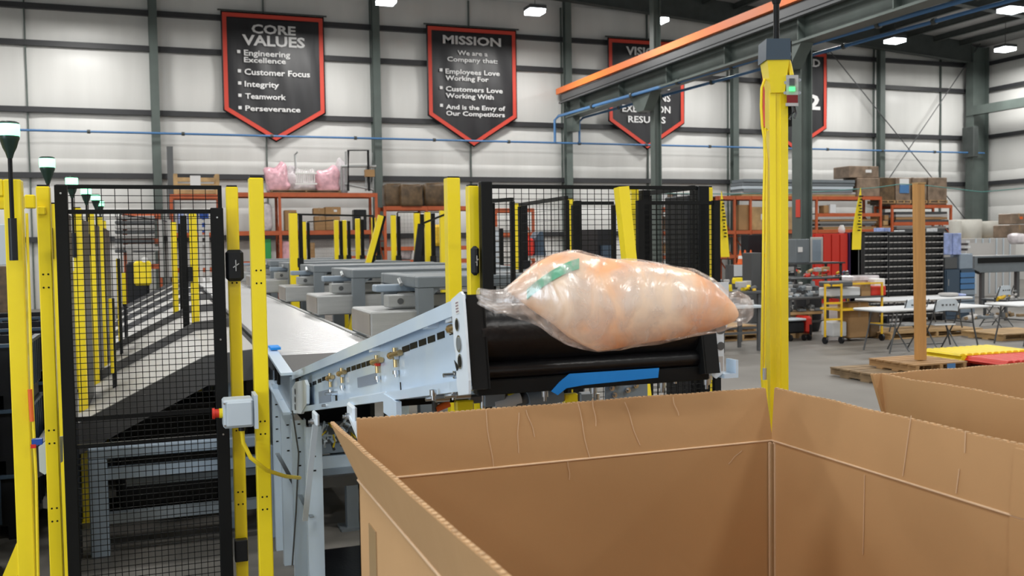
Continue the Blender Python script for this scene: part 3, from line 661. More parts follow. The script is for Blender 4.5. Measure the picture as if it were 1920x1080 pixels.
# outer-left yellow machine frame
fr = thing('machine_gantry', 'yellow welded machine frame at the left edge with a diagonal brace', 'frame', (-.85, 5.6, FZ))
a = onY(25, 337, 5.7)
B((a.x-.045, 5.66, FZ), (a.x+.04, 5.76, a.z), 'post', 'yellow', fr, .006)
B((a.x-1.5, 5.66, a.z-.09), (a.x-.045, 5.76, a.z), 'top_beam', 'yellow', fr, .006)
b_ = onY(20, 392, 5.9); B((a.x-1.5, 5.9, b_.z), (a.x+.02, 5.97, b_.z+.075), 'rail', 'yellow', fr, .006)
MB().bar((a.x-.02, 5.71, .34), (a.x-.40, 5.71, FZ), .07, .07).build('brace', 'yellow', fr)
b_ = onY(55, 378, 6.3); B((a.x-.02, 6.28, b_.z-.04), (P2.x-.03, 6.34, b_.z+.04), 'side_rail', 'yellow', fr, .006)
b_ = onY(62, 393, 6.35); B((a.x+.08, 6.38, b_.z-.03), (P2.x-.03, 6.43, b_.z+.02), 'side_rail', 'yellow', fr, .006)
MB().tube([onY(50, 400, 5.64), onY(55, 560, 5.64), onY(61, 760, 5.64), onY(68, 900, 5.64), onY(72, 1100, 5.64)], .008).build('yellow_cable', 'hose', fr)
p = onY(68, 828, 5.6); B(p+Vector((-.02, -.02, -.015)), p+Vector((.03, .02, .015)), 'cable_clip', 'navy', fr); B(p+Vector((-.025, -.025, -.03)), p+Vector((.0, .0, -.01)), 'cable_tag', 'red', fr)
MB().tube([onY(56, 730, 5.63), onY(60, 790, 5.63)], .012).build('connector', 'cone', fr)
# beacons
def beacon(px, ptop, X, Y, label, zb, grp='green stack beacons'):
    z = 2.66 if zb is None else zb
    t = thing('stack_beacon', label, 'beacon light', (X, Y, z-.72), grp)
    MB().cyl((X, Y, z-.5), (X, Y, z-.18), .011, 10).build('pole', 'black', t)
    MB().cyl((X, Y, z-.72), (X, Y, z-.5), .021, 12).build('sleeve', 'plastic_black', t)
    MB().lathe((X, Y, z-.19), [(.013, 0), (.022, .03), (.034, .055), (.044, .09), (.049, .10), (.049, .115)], 20).build('cup', 'greenblk', t)
    MB().lathe((X, Y, z-.075), [(.051, 0), (.052, .02), (.052, .06), (.050, .062)], 24).build('green_lens', 'green_led', t)
    MB().lathe((X, Y, z-.013), [(.050, 0), (.050, .008), (.04, .013)], 20).build('cap', 'greenblk', t)
    return t
names = ('nearest and highest green beacon at the left edge', 'second green beacon above the yellow post left of the gate', 'third green beacon just right of the black gate corner', 'fourth green beacon in the receding row', 'fifth green beacon in the receding row', 'smallest and farthest green beacon of the row')
bk = []
for (px, pt, Y), l in zip(((16, 228, 5.60), (88, 294, 7.5), (134, 331, 9.4), (161, 351, 11.2), (179, 364, 12.9), (187, 376, 14.2)), names):
    p = onY(px, pt, Y); beacon(px, pt, p.x, Y, l, p.z)
    bk.append((p.x, Y, p.z))
# row of yellow posts with black shoulder panels behind, along the chute ends
pn = ('first yellow fence post of the row behind the gate', 'second yellow fence post of the row behind the gate', 'third yellow fence post of the row behind the gate', 'fourth yellow fence post of the row behind the gate', 'fifth yellow fence post of the row behind the gate')
for k, (x, y_, z) in enumerate(bk[1:]):
    t = yellow_post(x+.03, y_+.05, z-.28 if k else z-.33, .075, pn[k], holes=False, name='fence_post', group='yellow fence posts along the chutes')
    MB().box((x-.0, y_+.15, FZ), (x+.07, y_+.9, 2.2)).build('black_panel', 'plastic_black', t)
# wide yellow low guards between chutes
for k, (x0, x1, yt, yb, Y) in enumerate(((136, 150, 508, 730, 9.6), (158, 180, 500, 665, 11.4), (181, 196, 486, 620, 13.0), (203, 214, 560, 700, 9.9), (217, 224, 485, 640, 13.4), (228, 238, 512, 570, 15.5))):
    a = onY(x0, yt, Y); b_ = onY(x1, yb, Y)
    t = thing('yellow_guard', ('yellow guard strip just right of the black gate hinge post', 'second yellow guard strip seen through the gate mesh', 'third yellow guard strip seen through the gate mesh', 'narrow yellow guard strip hanging low in front of the second chute', 'slim yellow guard strip farther back along the chutes', 'small yellow guard strip farthest back along the chutes')[k], 'guard', (a.x, Y, FZ))
    B((a.x, Y, max(.05, b_.z)), (b_.x, Y+.05, a.z), 'strip', 'yellow', t, .005); B((a.x+.01, Y+.05, FZ), (a.x+.05, Y+.1, a.z), 'backing_post', 'plastic_black', t)

# mesh panels ------------------------------------------------------------
def mesh_panel(x0, x1, y, z0, z1, dx, dz, r, parent, name='wire_mesh', y1=None):
    y1 = y if y1 is None else y1; mb = MB(); nx = max(1, round(abs(x1-x0)/dx)) if abs(x1-x0) > .01 else max(1, round(abs(y1-y)/dx)); nz = max(1, round((z1-z0)/dz))
    def w(p, q):
        mb.bar(p, q, r)
    for i in range(nx+1):
        u = i/nx; w((x0+(x1-x0)*u, y+(y1-y)*u, z0), (x0+(x1-x0)*u, y+(y1-y)*u, z1))
    for j in range(nz+1):
        z = z0+(z1-z0)*j/nz; w((x0, y, z), (x1, y1, z))
    return mb.build(name, 'black', parent, kind='stuff')
# gate leaf
gt = thing('mesh_gate', 'black framed wire mesh gate leaf between two yellow posts in front of the chutes', 'gate', (-.1, 6.3, FZ))
YG = 6.3
gl = onY(114, 347, YG); gr = onY(406, 390, YG)
gl2 = onY(128, 392, YG)
B((gl.x-.035, YG-.03, FZ+.05), (gl.x+.035, YG+.03, gl.z), 'hinge_stile', 'black', gt, .004)
B((gr.x-.038, YG-.03, FZ+.05), (gr.x+.038, YG+.03, gr.z+.0), 'latch_stile', 'black', gt, .004)
B((gl.x+.035, YG-.015, gr.z-.035), (gr.x-.038, YG+.015, gr.z-.01), 'top_rail', 'black', gt)
B((gl.x+.035, YG-.015, FZ+.05), (gr.x-.038, YG+.015, FZ+.09), 'bottom_rail', 'black', gt)
for py in (778, 828):
    p = onY(270, py, YG); B((gl.x+.035, YG-.012, p.z-.012), (gr.x-.038, YG+.012, p.z+.012), 'mid_rail', 'black', gt)
mesh_panel(gl.x+.035, gr.x-.038, YG-.016, FZ+.09, gr.z-.03, .0385, .036, .0042, gt)
p = onY(110, 360, YG-.035)
for i, (dx, zc) in enumerate(((gr.x, gr.z-.06), (gr.x, 1.35), (gr.x, .75), (gl.x, gl.z-.05))): MB().cyl((dx, YG-.03, zc), (dx, YG-.036, zc), .006, 8).build('screw', 'zinc', gt)
p = onY(455, 1025, 6.33); B((p.x-.05, 6.30, p.z-.09), (p.x+.03, 6.36, p.z+.05), 'lower_hinge', 'plastic_black', gt, .005)
# fixed header frame above gate
hd = thing('fence_header', 'thin black mesh header frame above the gate leaf', 'fence panel', (-.1, 6.42, FZ))
h1 = onY(105, 347, 6.42); h2 = onY(415, 347, 6.42); hz = (h1.z+h2.z)/2
B((h1.x, 6.41, hz-.022), (h2.x, 6.44, hz), 'top_rail', 'black', hd); B((h2.x-.022, 6.41, FZ), (h2.x, 6.44, hz-.022), 'side_rail', 'black', hd); B((h1.x, 6.41, FZ), (h1.x+.022, 6.44, hz-.022), 'side_rail', 'black', hd)
mesh_panel(h1.x+.022, h2.x-.022, 6.425, gr.z-.05, hz-.022, .074, .043, .0045, hd)
# right fence panels
rf = thing('mesh_fence', 'wide black wire mesh fence panel right of the conveyor behind the thrown bag', 'fence panel', (2.9, 6.2, FZ))
a = onY(910, 345, 6.2); b_ = onY(1316, 350, 6.2); zt = (a.z+b_.z)/2
B((a.x-.04, 6.17, FZ), (a.x+.04, 6.23, zt+.02), 'stile', 'black', rf, .004); B((b_.x-.045, 6.17, FZ), (b_.x+.045, 6.23, zt), 'stile', 'black', rf, .004)
B((a.x+.04, 6.19, zt-.025), (b_.x-.045, 6.21, zt), 'top_rail', 'black', rf); B((a.x+.04, 6.19, FZ+.1), (b_.x-.045, 6.21, FZ+.13), 'bottom_rail', 'black', rf)
mesh_panel(a.x+.04, b_.x-.045, 6.2, FZ+.13, zt-.025, .055, .036, .0038, rf)
p = onY(1335, 351, 6.2); yellow_post(p.x, 6.25, p.z+.0, .05, 'yellow post at the right end of the wide mesh fence panel', holes=False)
rb_ = thing('mesh_gate', 'narrow black mesh door leaf overlapping the right end of the wide fence panel', 'gate', (3.4, 6.05, FZ))
a = onY(1200, 381, 6.05); b_ = onY(1342, 381, 6.05)
for c in (a, b_): B((c.x-.025, 6.03, FZ), (c.x+.025, 6.07, a.z+.02), 'stile', 'black', rb_)
B((a.x+.025, 6.04, a.z-.01), (b_.x-.025, 6.06, a.z+.015), 'top_rail', 'black', rb_)
mesh_panel(a.x+.025, b_.x-.025, 6.05, FZ+.1, a.z-.01, .05, .036, .0038, rb_)

# far yellow posts with black fence frames, standing beyond the pusher units
far = [(549, 400, 15, 2.56), (569, 416, 8, 2.56), (630, 413, 8, 2.56), (645, 413, 8, 2.56), (670, 410, 8, 2.56), (700, 408, 7, 2.56), (737, 404, 9, 2.56), (781, 400, 10, 2.56), (801, 398, 10, 2.56), (829, 395, 10, 2.56),
       (968, 382, 12, 2.41), (1067, 373, 14, 2.41), (1209, 359, 16, 2.37), (1186, 352, 18, 2.32), (325, 417, 10, 2.32), (361, 401, 14, 2.32)]
fl = ['yellow post with a black latch above the third pusher unit', 'slim yellow post just right of the latch post, far back', 'first of the two close far posts above the pusher units', 'second of the two close far posts above the pusher units', 'slim far yellow post left of the leaning one', 'far yellow post partly hidden by the leaning post',
      'far yellow post just right of the leaning post', 'far yellow post left of the dark leaning stile', 'far yellow post right of the dark leaning stile', 'far yellow post just left of the tall yellow conveyor post',
      'yellow post seen through the mesh left of the red box', 'yellow post seen through the mesh above the bag top', 'yellow post behind the narrow mesh door', 'broad yellow post behind mesh beside the leaning yellow one', 'slim yellow post seen through the gate at the chute crest', 'wide yellow post with black stile seen through the gate']
prev = None
for (px, pt, w, zt), l in zip(far, fl):
    hor = 467.7-.0148*(px-303); D = (zt-H)*F/(hor-pt); p = at(px, pt, D); ww = w*D/F
    t = yellow_post(p.x, p.y, zt, ww, l, holes=False, name='fence_post')
    s = -1 if px in (361,) else 1
    if px == 1209: continue
    xx = p.x+s*(ww*.5+.06); B((xx-.035, p.y-.03, FZ), (xx+.035, p.y+.03, zt-.02), 'black_stile', 'black', t)
    B((xx+.035*1, p.y-.02, 1.55), (p.x+s*ww*.5-.02*s, p.y-.08, 1.72), 'latch_body', 'plastic_black', t) if px not in (569, 325, 829, 1186) else None
# top rails / mesh between far posts
def rail_panel(p1, p2, label, mesh=True, z=2.34):
    D1 = (z-H)*F/((467.7-.0148*(p1[0]-303))-p1[1]); D2 = (z-H)*F/((467.7-.0148*(p2[0]-303))-p2[1]); a = at(*p1, D1); b_ = at(*p2, D2)
    t = thing('mesh_fence', label, 'fence panel', (a.x, a.y, FZ)); MB().bar((a.x, a.y, z), (b_.x, b_.y, z), .035).build('top_rail', 'black', t)
    MB().bar((a.x, a.y, FZ+.1), (b_.x, b_.y, FZ+.1), .03).build('bottom_rail', 'black', t)
    for q in (a, b_): B((q.x-.02, q.y-.02, FZ), (q.x+.02, q.y+.02, z-.02), 'stile', 'black', t)
    if mesh:
        Lh = (Vector((b_.x, b_.y))-Vector((a.x, a.y))).length; mb = MB(); n = int(Lh/.11)
        for i in range(1, n): u = i/n; mb.bar((a.x+(b_.x-a.x)*u, a.y+(b_.y-a.y)*u, FZ+.1), (a.x+(b_.x-a.x)*u, a.y+(b_.y-a.y)*u, z), .0028)
        for j in range(1, 28): zz = FZ+.1+(z-FZ-.1)*j/28; mb.bar((a.x, a.y, zz), (b_.x, b_.y, zz), .0028)
        mb.build('wire_mesh', 'black', t, kind='stuff')
rail_panel((556, 402), (700, 405), 'far mesh panel above the pusher units with a long thin top rail', False, 2.54)
rail_panel((577, 416), (627, 413), 'small far mesh frame between two slim yellow posts', True, 2.75)
rail_panel((745, 398), (850, 398), 'far mesh panel right of the leaning yellow post', True, 3.0)
rail_panel((923, 377), (960, 374), 'short mesh panel with an angled rail behind the right fence')
rail_panel((975, 384), (1062, 371), 'mesh panel with a slanting top rail behind the bag top')
rail_panel((1075, 381), (1150, 381), 'mesh panel left of the leaning yellow post on the right', False)
rail_panel((1216, 362), (1300, 352), 'mesh panel in front of the far shelving on the right', False)
rail_panel((225, 402), (318, 416), 'far mesh panel beyond the chutes seen through the gate', True, 3.0)
# leaning yellow gate posts
def lean(p1, p2, D1, w, label, dd=.0, stile=True):
    a = at(*p1, D1); b_ = at(*p2, D1+dd); dirn = (b_-a).normalized(); e = a+dirn*((FZ-a.z)/dirn.z)
    t = thing('leaning_post', label, 'post', (e.x, e.y, FZ)); MB().bar(e, a, w, w, (0, 1, 0)).build('body', 'yellow', t)
    off = Vector((w*.5+.035, .02, 0))
    if stile: MB().bar(e+off, a+off-dirn*-.01, .05, .05, (0, 1, 0)).build('black_stile', 'black', t)
    return t
lean((714, 404), (692, 486), 18.5, .10, 'leaning yellow post on an open gate far above the pusher units')
lean((1165, 351), (1179, 482), 6.45, .078, 'bright leaning yellow post behind the bag on the right', stile=False)
a = at(790, 420, 17.6); b_ = at(782, 486, 17.6); d = (b_-a).normalized(); e = a+d*((FZ-a.z)/d.z)
t = thing('leaning_stile', 'dark leaning gate stile between two far yellow posts', 'gate', (e.x, e.y, FZ)); MB().bar(e, a, .12, .06, (0, 1, 0)).build('stile', 'plastic_black', t); MB().bar(a, at(845, 398, 17.0), .03).build('arm', 'black', t)

# ---- stop box with red button and yellow cable
eb = thing('stop_box', 'light grey control box with a red mushroom button on the tall yellow post', 'control box', onY(448, 772, 6.0))
a = onY(418, 801, 6.09); b_ = onY(474, 744, 6.09)
B((a.x, 6.02, a.z), (b_.x, 6.17, b_.z), 'housing', 'grey_plastic', eb, .012); B((a.x+.02, 6.00, a.z+.012), (b_.x-.012, 6.02, b_.z-.012), 'lid', 'grey_plastic', eb, .008)
B((b_.x, 6.00, a.z-.01), (b_.x+.022, 6.19, b_.z+.02), 'mounting_plate', 'grey_plastic', eb)
zc = (a.z+b_.z)/2
MB().cyl((a.x, 6.09, zc), (a.x-.02, 6.09, zc), .03, 16).build('yellow_collar', 'yellow', eb); MB().cyl((a.x-.02, 6.09, zc), (a.x-.045, 6.09, zc), .027, 16).cyl((a.x-.045, 6.09, zc), (a.x-.06, 6.09, zc), .034, 16).build('red_button', 'red', eb)
for zz in (a.z+.02, b_.z-.02):
    for xx in (a.x+.008, b_.x-.03): MB().cyl((xx, 6.02, zz), (xx, 6.012, zz), .006, 8).build('screw', 'zinc', eb)
g = Vector(((a.x+b_.x)/2+.02, 6.09, a.z)); MB().cyl(g, g-Vector((0, 0, .03)), .02, 12).build('cable_gland', 'plastic_black', eb)
pts = [g-Vector((0, 0, .02)), onY(456, 830, 6.10), onY(470, 858, 6.08), onY(500, 882, 6.12), onY(535, 893, 6.4), onY(562, 896, 6.70)]
cb = MB().tube(pts, .013, 8).build('control_cable', 'hose', None); tag(cb, 'yellow control cable drooping from the grey stop box to the conveyor legs', 'cable')

# black plastic bins at far left
def bulk_bin(x, y, z, label):
    t = thing('bulk_bin', label, 'bin', (x, y, z), 'black collapsible bins left of the chutes')
    w, d, h = 1.15, 1.0, .56; mb = MB()
    mb.box((x-w/2, y-d/2, z+.12), (x+w/2, y-d/2+.03, z+h)).box((x-w/2, y+d/2-.03, z+.12), (x+w/2, y+d/2, z+h)).box((x-w/2, y-d/2+.03, z+.12), (x-w/2+.03, y+d/2-.03, z+h)).box((x+w/2-.03, y-d/2+.03, z+.12), (x+w/2, y+d/2-.03, z+h)).box((x-w/2+.03, y-d/2+.03, z+.12), (x+w/2-.03, y+d/2-.03, z+.15))
    mb.build('wall_shell', 'plastic_black', t)
    r = MB()
    for k in range(8): r.box((x-w/2+.06+.14*k, y-d/2-.015, z+.14), (x-w/2+.09+.14*k, y-d/2, z+h-.03))
    for k in range(7): r.box((x+w/2, y-d/2+.06+.14*k, z+.14), (x+w/2+.015, y-d/2+.09+.14*k, z+h-.03))
    r.box((x-w/2-.012, y-d/2-.02, z+h-.03), (x+w/2+.012, y-d/2, z+h)); r.box((x+w/2, y-d/2, z+h-.03), (x+w/2+.018, y+d/2, z+h)); r.build('ribs', 'bluecab', t)
    for k in (-.48, 0, .48): MB().box((x+k-.08, y-d/2, z), (x+k+.08, y+d/2, z+.12)).build('skid', 'plastic_black', t)
    return t
for i, (x, y, z, l) in enumerate(((-2.35, 7.9, FZ, 'bottom black bin of the stack at the left edge'), (-2.35, 7.9, FZ+.56, 'middle black bin of the stack at the left edge'), (-2.35, 7.9, FZ+1.12, 'top black bin of the stack at the left edge'),
        (-2.2, 9.6, FZ, 'bottom black bin of the second stack at the left'), (-2.2, 9.6, FZ+.56, 'middle black bin of the second stack at the left'), (-2.2, 9.6, FZ+1.12, 'top black bin of the second stack at the left'),
        (-2.0, 11.4, FZ, 'bottom black bin of the third stack back at the left'), (-2.0, 11.4, FZ+.56, 'middle black bin of the third stack back at the left'), (-2.0, 11.4, FZ+1.12, 'top black bin of the third stack back at the left'),
        (-1.95, 13.2, FZ, 'bottom black bin of the farthest stack at the left'), (-1.95, 13.2, FZ+.56, 'middle black bin of the farthest stack at the left'), (-1.95, 13.2, FZ+1.12, 'top black bin of the farthest stack at the left'))):
    if i == 0: bb = bulk_bin(x+.5, y, z, l)
    else: dup(bb, (x+.5, y, z), 0, l)
MB().prism([onY(x, y, 6.5) for x, y in ((72, 838), (92, 822), (118, 818), (118, 865), (84, 890), (74, 884))], (0, .01, 0)).build('side_panel', 'grey_plastic', fr, label='pale grey plastic sheet')

# ================================================================== MAST BEHIND THE CARTON
ms = thing('yellow_mast', 'tall bright yellow mast with a dark box on top behind the big open carton', 'mast', at(1456, 700, 3.6))
D = 3.6; pm = at(1457, 600, D); mx, my = pm.x, pm.y; ms.location = sc_((mx, my, FZ))
zt = at(1455, 122, D).z; w = .034
ca, sa = math.cos(-TH), math.sin(-TH)
def ml(a, b, z): return Vector((mx+a*ca-b*sa, my+a*sa+b*ca, z))
prof = [(-w, -.03), (-.012, -.034), (-.010, -.030), (.004, -.030), (.006, -.034), (w, -.03), (w, .035), (-w, .035)]
MB().prism([ml(a, b, FZ+.01) for a, b in prof], (0, 0, zt-FZ-.01)).build('column', 'yellow', ms)
MB().prism([ml(a, b, FZ) for a, b in ((-.09, -.09), (.09, -.09), (.09, .09), (-.09, .09))], (0, 0, .01)).build('base_plate', 'yellow', ms)
z0 = at(1455, 180, D).z
MB().hexa([ml(a, b, z0) for a, b in ((-.032, -.045), (.018, -.045), (.018, .03), (-.032, .03))], [ml(a, b, zt+.0) for a, b in ((-.05, -.06), (.03, -.06), (.03, .04), (-.05, .04))]).build('tapered_cover', 'yellow', ms)
z1 = at(1455, 84, D).z
MB().hexa([ml(a, b, zt) for a, b in ((-.056, -.065), (.035, -.065), (.035, .05), (-.056, .05))], [ml(a, b, z1) for a, b in ((-.054, -.065), (.033, -.065), (.033, .05), (-.054, .05))]).build('top_box', 'dial', ms)
B(ml(.036, 0, z0-.12)-Vector((.006, .02, 0)), ml(.04, 0, z1)+Vector((.006, .02, 0)), 'side_strip', 'black', ms)
t = thing('stack_beacon', 'black beacon pole and cup on top of the tall yellow mast', 'beacon light', ml(-.0, 0, z1))
MB().cyl(ml(-.0, 0, z1), ml(-.0, 0, z1+.14), .011, 12).build('pole', 'black', t)
MB().lathe(ml(0, 0, z1+.14), [(.013, 0), (.022, .025), (.032, .06), (.034, .08)], 20).build('cup', 'plastic_black', t)
MB().lathe(ml(0, 0, z1+.22), [(.034, 0), (.035, .05), (.02, .055)], 20).build('green_lens', 'green_led', t)
# device on mast
dv = thing('signal_box', 'small clear-fronted switch box with green and dark red lamps hung on the yellow mast', 'switch box', ml(.075, -.03, 2.45))
def dvp(px, py, d=3.5): return at(px, py, d)
a = dvp(1474, 178); b_ = dvp(1497, 140)
def dbox(x0, y0, x1, y1_, d0, d1, nm, m_): 
    q = [dvp(x0, y1_, d0), dvp(x1, y1_, d0), dvp(x1, y1_, d1), dvp(x0, y1_, d1)]; r = [dvp(x0, y0, d0), dvp(x1, y0, d0), dvp(x1, y0, d1), dvp(x0, y0, d1)]
    h_ = r[0].z-q[0].z
    return MB().hexa(q, [p+Vector((0, 0, h_)) for p in q]).build(nm, m_, dv)
dbox(1474, 141, 1497, 178, 3.50, 3.56, 'housing', 'lab'); dbox(1480, 147, 1490, 160, 3.49, 3.50, 'window', 'leggrey'); dbox(1480, 163, 1491, 171, 3.485, 3.50, 'green_lamp', 'led_small')
dbox(1475, 178, 1496, 193, 3.50, 3.56, 'red_lens', 'amber'); dbox(1473, 193, 1497, 199, 3.50, 3.56, 'bottom_trim', 'lab')
MB().tube([dvp(1478, 100, 3.52), dvp(1477, 112, 3.52), dvp(1480, 122, 3.52), dvp(1484, 141, 3.52)], .009).build('lead', 'hose', dv)
MB().tube([dvp(1477, 92, 3.52), dvp(1477, 112, 3.52)], .010).tube([dvp(1474, 103, 3.52), dvp(1482, 103, 3.52)], .012).build('cable_gland', 'zinc', dv)
for x_, y_ in ((1472, 155), (1472, 174), (1499, 150), (1499, 174)): MB().cyl(dvp(x_, y_, 3.51), dvp(x_, y_, 3.54), .006, 8).build('clip', 'zinc', dv)
MB().tube([dvp(1486, 199, 3.52), dvp(1488, 210, 3.52), dvp(1482, 218, 3.52), dvp(1480, 224, 3.52)], .005).tube([dvp(1490, 199, 3.53), dvp(1493, 212, 3.53), dvp(1489, 222, 3.53)], .004).build('loose_wires', 'leggrey', dv)
# hoses beside the mast
h1_ = tag(MB().tube([at(x, y, 3.55) for x, y in ((1434, 148), (1428, 165), (1427, 200), (1429, 235), (1433, 260), (1434, 300), (1432, 370), (1431, 500), (1429, 640), (1428, 700), (1431, 740), (1436, 780), (1438, 830), (1438, 900))], .005, 8).build('yellow_hose', 'hose'),
    'outer yellow air hose looping down the left side of the mast', 'hose')
h2_ = tag(MB().tube([at(x, y, 3.55) for x, y in ((1440, 245), (1435, 240), (1434, 262), (1438, 300), (1437, 400), (1436, 520), (1434, 640), (1433, 690), (1433, 780), (1434, 860))], .004, 8).build('yellow_hose', 'hose'),
    'inner yellow cable running close against the mast down behind the carton corner', 'hose')
MB().cyl(at(1433, 712, 3.55), at(1434, 758, 3.55), .012, 10).build('hose_connector', 'yellow', h1_); MB().cyl(at(1433, 690, 3.55), at(1433, 712, 3.55), .009, 10).build('hose_fitting', 'zinc', h2_)

# ================================================================== CARTONS
def gaylord(x0, x1, y0, y1_, zf, zr, label, splay, right_joint=False, first=True):
    t = thing('open_carton', label, 'cardboard box', ((x0+x1)/2, (y0+y1_)/2, FZ)); th = .013
    pal = None
    def wallg(p, q, inn, za, zb, nm, m_='card', off=(0, 0, 0), off2=(0, 0, 0), n=14, rag=0):
        p = Vector(p); q = Vector(q); inn = Vector(inn); vs = []
        mb = MB()
        for i in range(n):
            a = p+(q-p)*(i/n); b_ = p+(q-p)*((i+1)/n)
            ra = noise.noise(Vector((i*.9, zb, x0)))*rag; rb = noise.noise(Vector(((i+1)*.9, zb, x0)))*rag
            o1 = Vector(off)*(1-i/n)+Vector(off2)*(i/n); o2 = Vector(off)*(1-(i+1)/n)+Vector(off2)*((i+1)/n)
            bot = [a+Vector((0, 0, za)), b_+Vector((0, 0, za)), b_+inn*th+Vector((0, 0, za)), a+inn*th+Vector((0, 0, za))]
            top = [a+o1+Vector((0, 0, zb+ra)), b_+o2+Vector((0, 0, zb+rb)), b_+o2+inn*th+Vector((0, 0, zb+rb)), a+o1+inn*th+Vector((0, 0, zb+ra))]
            mb.hexa(bot, top)
        o = mb.build(nm, m_, t)
        if nm == 'flap':   # exposed corrugated edge on top
            e = MB()
            for i in range(n*6):
                u = i/(n*6); u2 = (i+.62)/(n*6); a = p+(q-p)*u; b_ = p+(q-p)*u2; k = int(u*n); fr_ = u*n-k
                r0 = noise.noise(Vector((k*.9, zb, x0)))*rag; r1 = noise.noise(Vector(((k+1)*.9, zb, x0)))*rag; rr = r0+(r1-r0)*fr_
                oo = Vector(off)*(1-u)+Vector(off2)*u
                c = [a+oo+inn*.002, b_+oo+inn*.002, b_+oo+inn*(th-.002), a+oo+inn*(th-.002)]
                e.hexa([v+Vector((0, 0, zb+rr-.001)) for v in c], [v+Vector((0, 0, zb+rr+.0025)) for v in c])
            e.build('fluted_edge', 'card_edge', o, kind='stuff')
        return o
    g = .010
    wallg((x0, y1_, 0), (x1, y1_, 0), (0, -1, 0), FZ+.14, zf, 'side_wall'); wallg((x1, y1_, 0), (x1, y0, 0), (-1, 0, 0), FZ+.14, zf, 'side_wall')
    wallg((x0, y0, 0), (x0, y1_, 0), (1, 0, 0), FZ+.14, zf, 'side_wall'); wallg((x0, y0, 0), (x1, y0, 0), (0, 1, 0), FZ+.14, zf, 'side_wall')
    B((x0, y0, FZ+.125), (x1, y1_, FZ+.14), 'bottom', 'card', t)
    wallg((x0+.0, y1_, 0), (x1-.01, y1_, 0), (0, -1, 0), zf, zr[0], 'flap', off=(splay[0], .012, 0), off2=(-.012, .02, 0), rag=.004)
    wallg((x1, y1_-.01, 0), (x1, y0, 0), (-1, 0, 0), zf, zr[1], 'flap', off=(.012, 0, 0), off2=(.02, 0, 0), rag=.006)
    wallg((x0, y1_-.0, 0), (x0, y0, 0), (1, 0, 0), zf, zr[2], 'flap', off=(splay[1], 0, 0), off2=(splay[2], 0, 0), rag=.005)
    # near flap folded down outside
    MB().hexa([(x0, y0-.03, zf-.18), (x1, y0-.03, zf-.18), (x1, y0-.017, zf-.18), (x0, y0-.017, zf-.18)], [(x0, y0-.013, zf), (x1, y0-.013, zf), (x1, y0, zf), (x0, y0, zf)]).build('near_flap', 'card', t)
    # score creases
    c = MB(); c.cyl((x0+th, y1_-th-.001, zf), (x1-th, y1_-th-.001, zf), .0035, 6); c.cyl((x1-th-.001, y1_-th, zf), (x1-th-.001, y0+th, zf), .0035, 6); c.cyl((x0-.001, y1_, zf), (x0-.001, y0, zf), .004, 6)
    c.build('score_crease', 'card_scuff', t)
    return t
G = gaylord(.495, 1.855, .70, 2.63, 1.272, (1.44, 1.438, 1.436), 'big open corrugated carton in the foreground with raised flaps', (.0, -.075, -.03))
# corner seam strips, joint, scuffs
B((1.825, 2.606, FZ+.16), (1.833, 2.612, 1.268), 'corner_crease', 'card_scuff', G); B((1.838, 2.596, FZ+.16), (1.842, 2.606, 1.268), 'corner_crease', 'card_scuff', G)
B((1.829, 2.600, FZ+.16), (1.838, 2.614, 1.264), 'corner_gap', 'tape', G)
p = onX(1897, 850, 1.84); q = onX(1897, 850, 1.86)
B((1.834, .72, FZ+.16), (1.842, p.y, 1.27), 'glued_joint_panel', 'card', G); MB().hexa([(1.835, .72, 1.275), (1.842, .72, 1.275), (1.842, p.y, 1.275), (1.835, p.y, 1.275)], [(1.853, .72, 1.43), (1.861, .72, 1.43), (1.855, p.y, 1.43), (1.848, p.y, 1.43)]).build('glued_joint_flap', 'card', G)
rnd = random.Random(5)
for (px0, py0, px1, py1) in ((913, 770, 925, 878), (1087, 757, 1105, 858), (1115, 748, 1120, 800), (1175, 755, 1200, 835), (1390, 845, 1365, 870), (975, 775, 972, 850), (990, 770, 1005, 820), (1265, 745, 1275, 780), (1065, 862, 1068, 900)):
    Yw = 2.63-.0155; sc = MB()
    for i in range(6):
        u = i/6; u2 = (i+1)/6
        def pt(u): x = px0+(px1-px0)*u+rnd.uniform(-.8, .8); y = py0+(py1-py0)*u; o = onY(x, y, Yw); 
        a = onY(px0+(px1-px0)*u+1.2*math.sin(u*7+px0), py0+(py1-py0)*u, Yw); b_ = onY(px0+(px1-px0)*u2+1.2*math.sin(u2*7+px0), py0+(py1-py0)*u2, Yw)
        for v in (a, b_):
            v.y = Yw+max(0, (v.z-1.272)/.168*.014)
        sc.bar(a, b_, .0022, .0012, (0, 1, 0))
    sc.build('scuff_line', 'card_scuff', G)
for (px0, py0, px1, py1) in ((1700, 780, 1692, 893), (1621, 890, 1618, 1040), (1802, 810, 1803, 850), (1795, 880, 1792, 925), (1898, 975, 1895, 1080)):
    Xw = 1.855-.0155
    a = onX(px0, py0, Xw); b_ = onX(px1, py1, Xw)
    for v in (a, b_): v.x = Xw+max(0, (v.z-1.272)/.168*.014)
    MB().bar(a, b_, .0022, .0012, (1, 0, 0)).build('scuff_line', 'card_scuff', G)
a = onX(690, 970, .49); B((.4925, 2.40, .55), (.4945, 2.49, 1.19), 'tape_strip', 'tape', G)
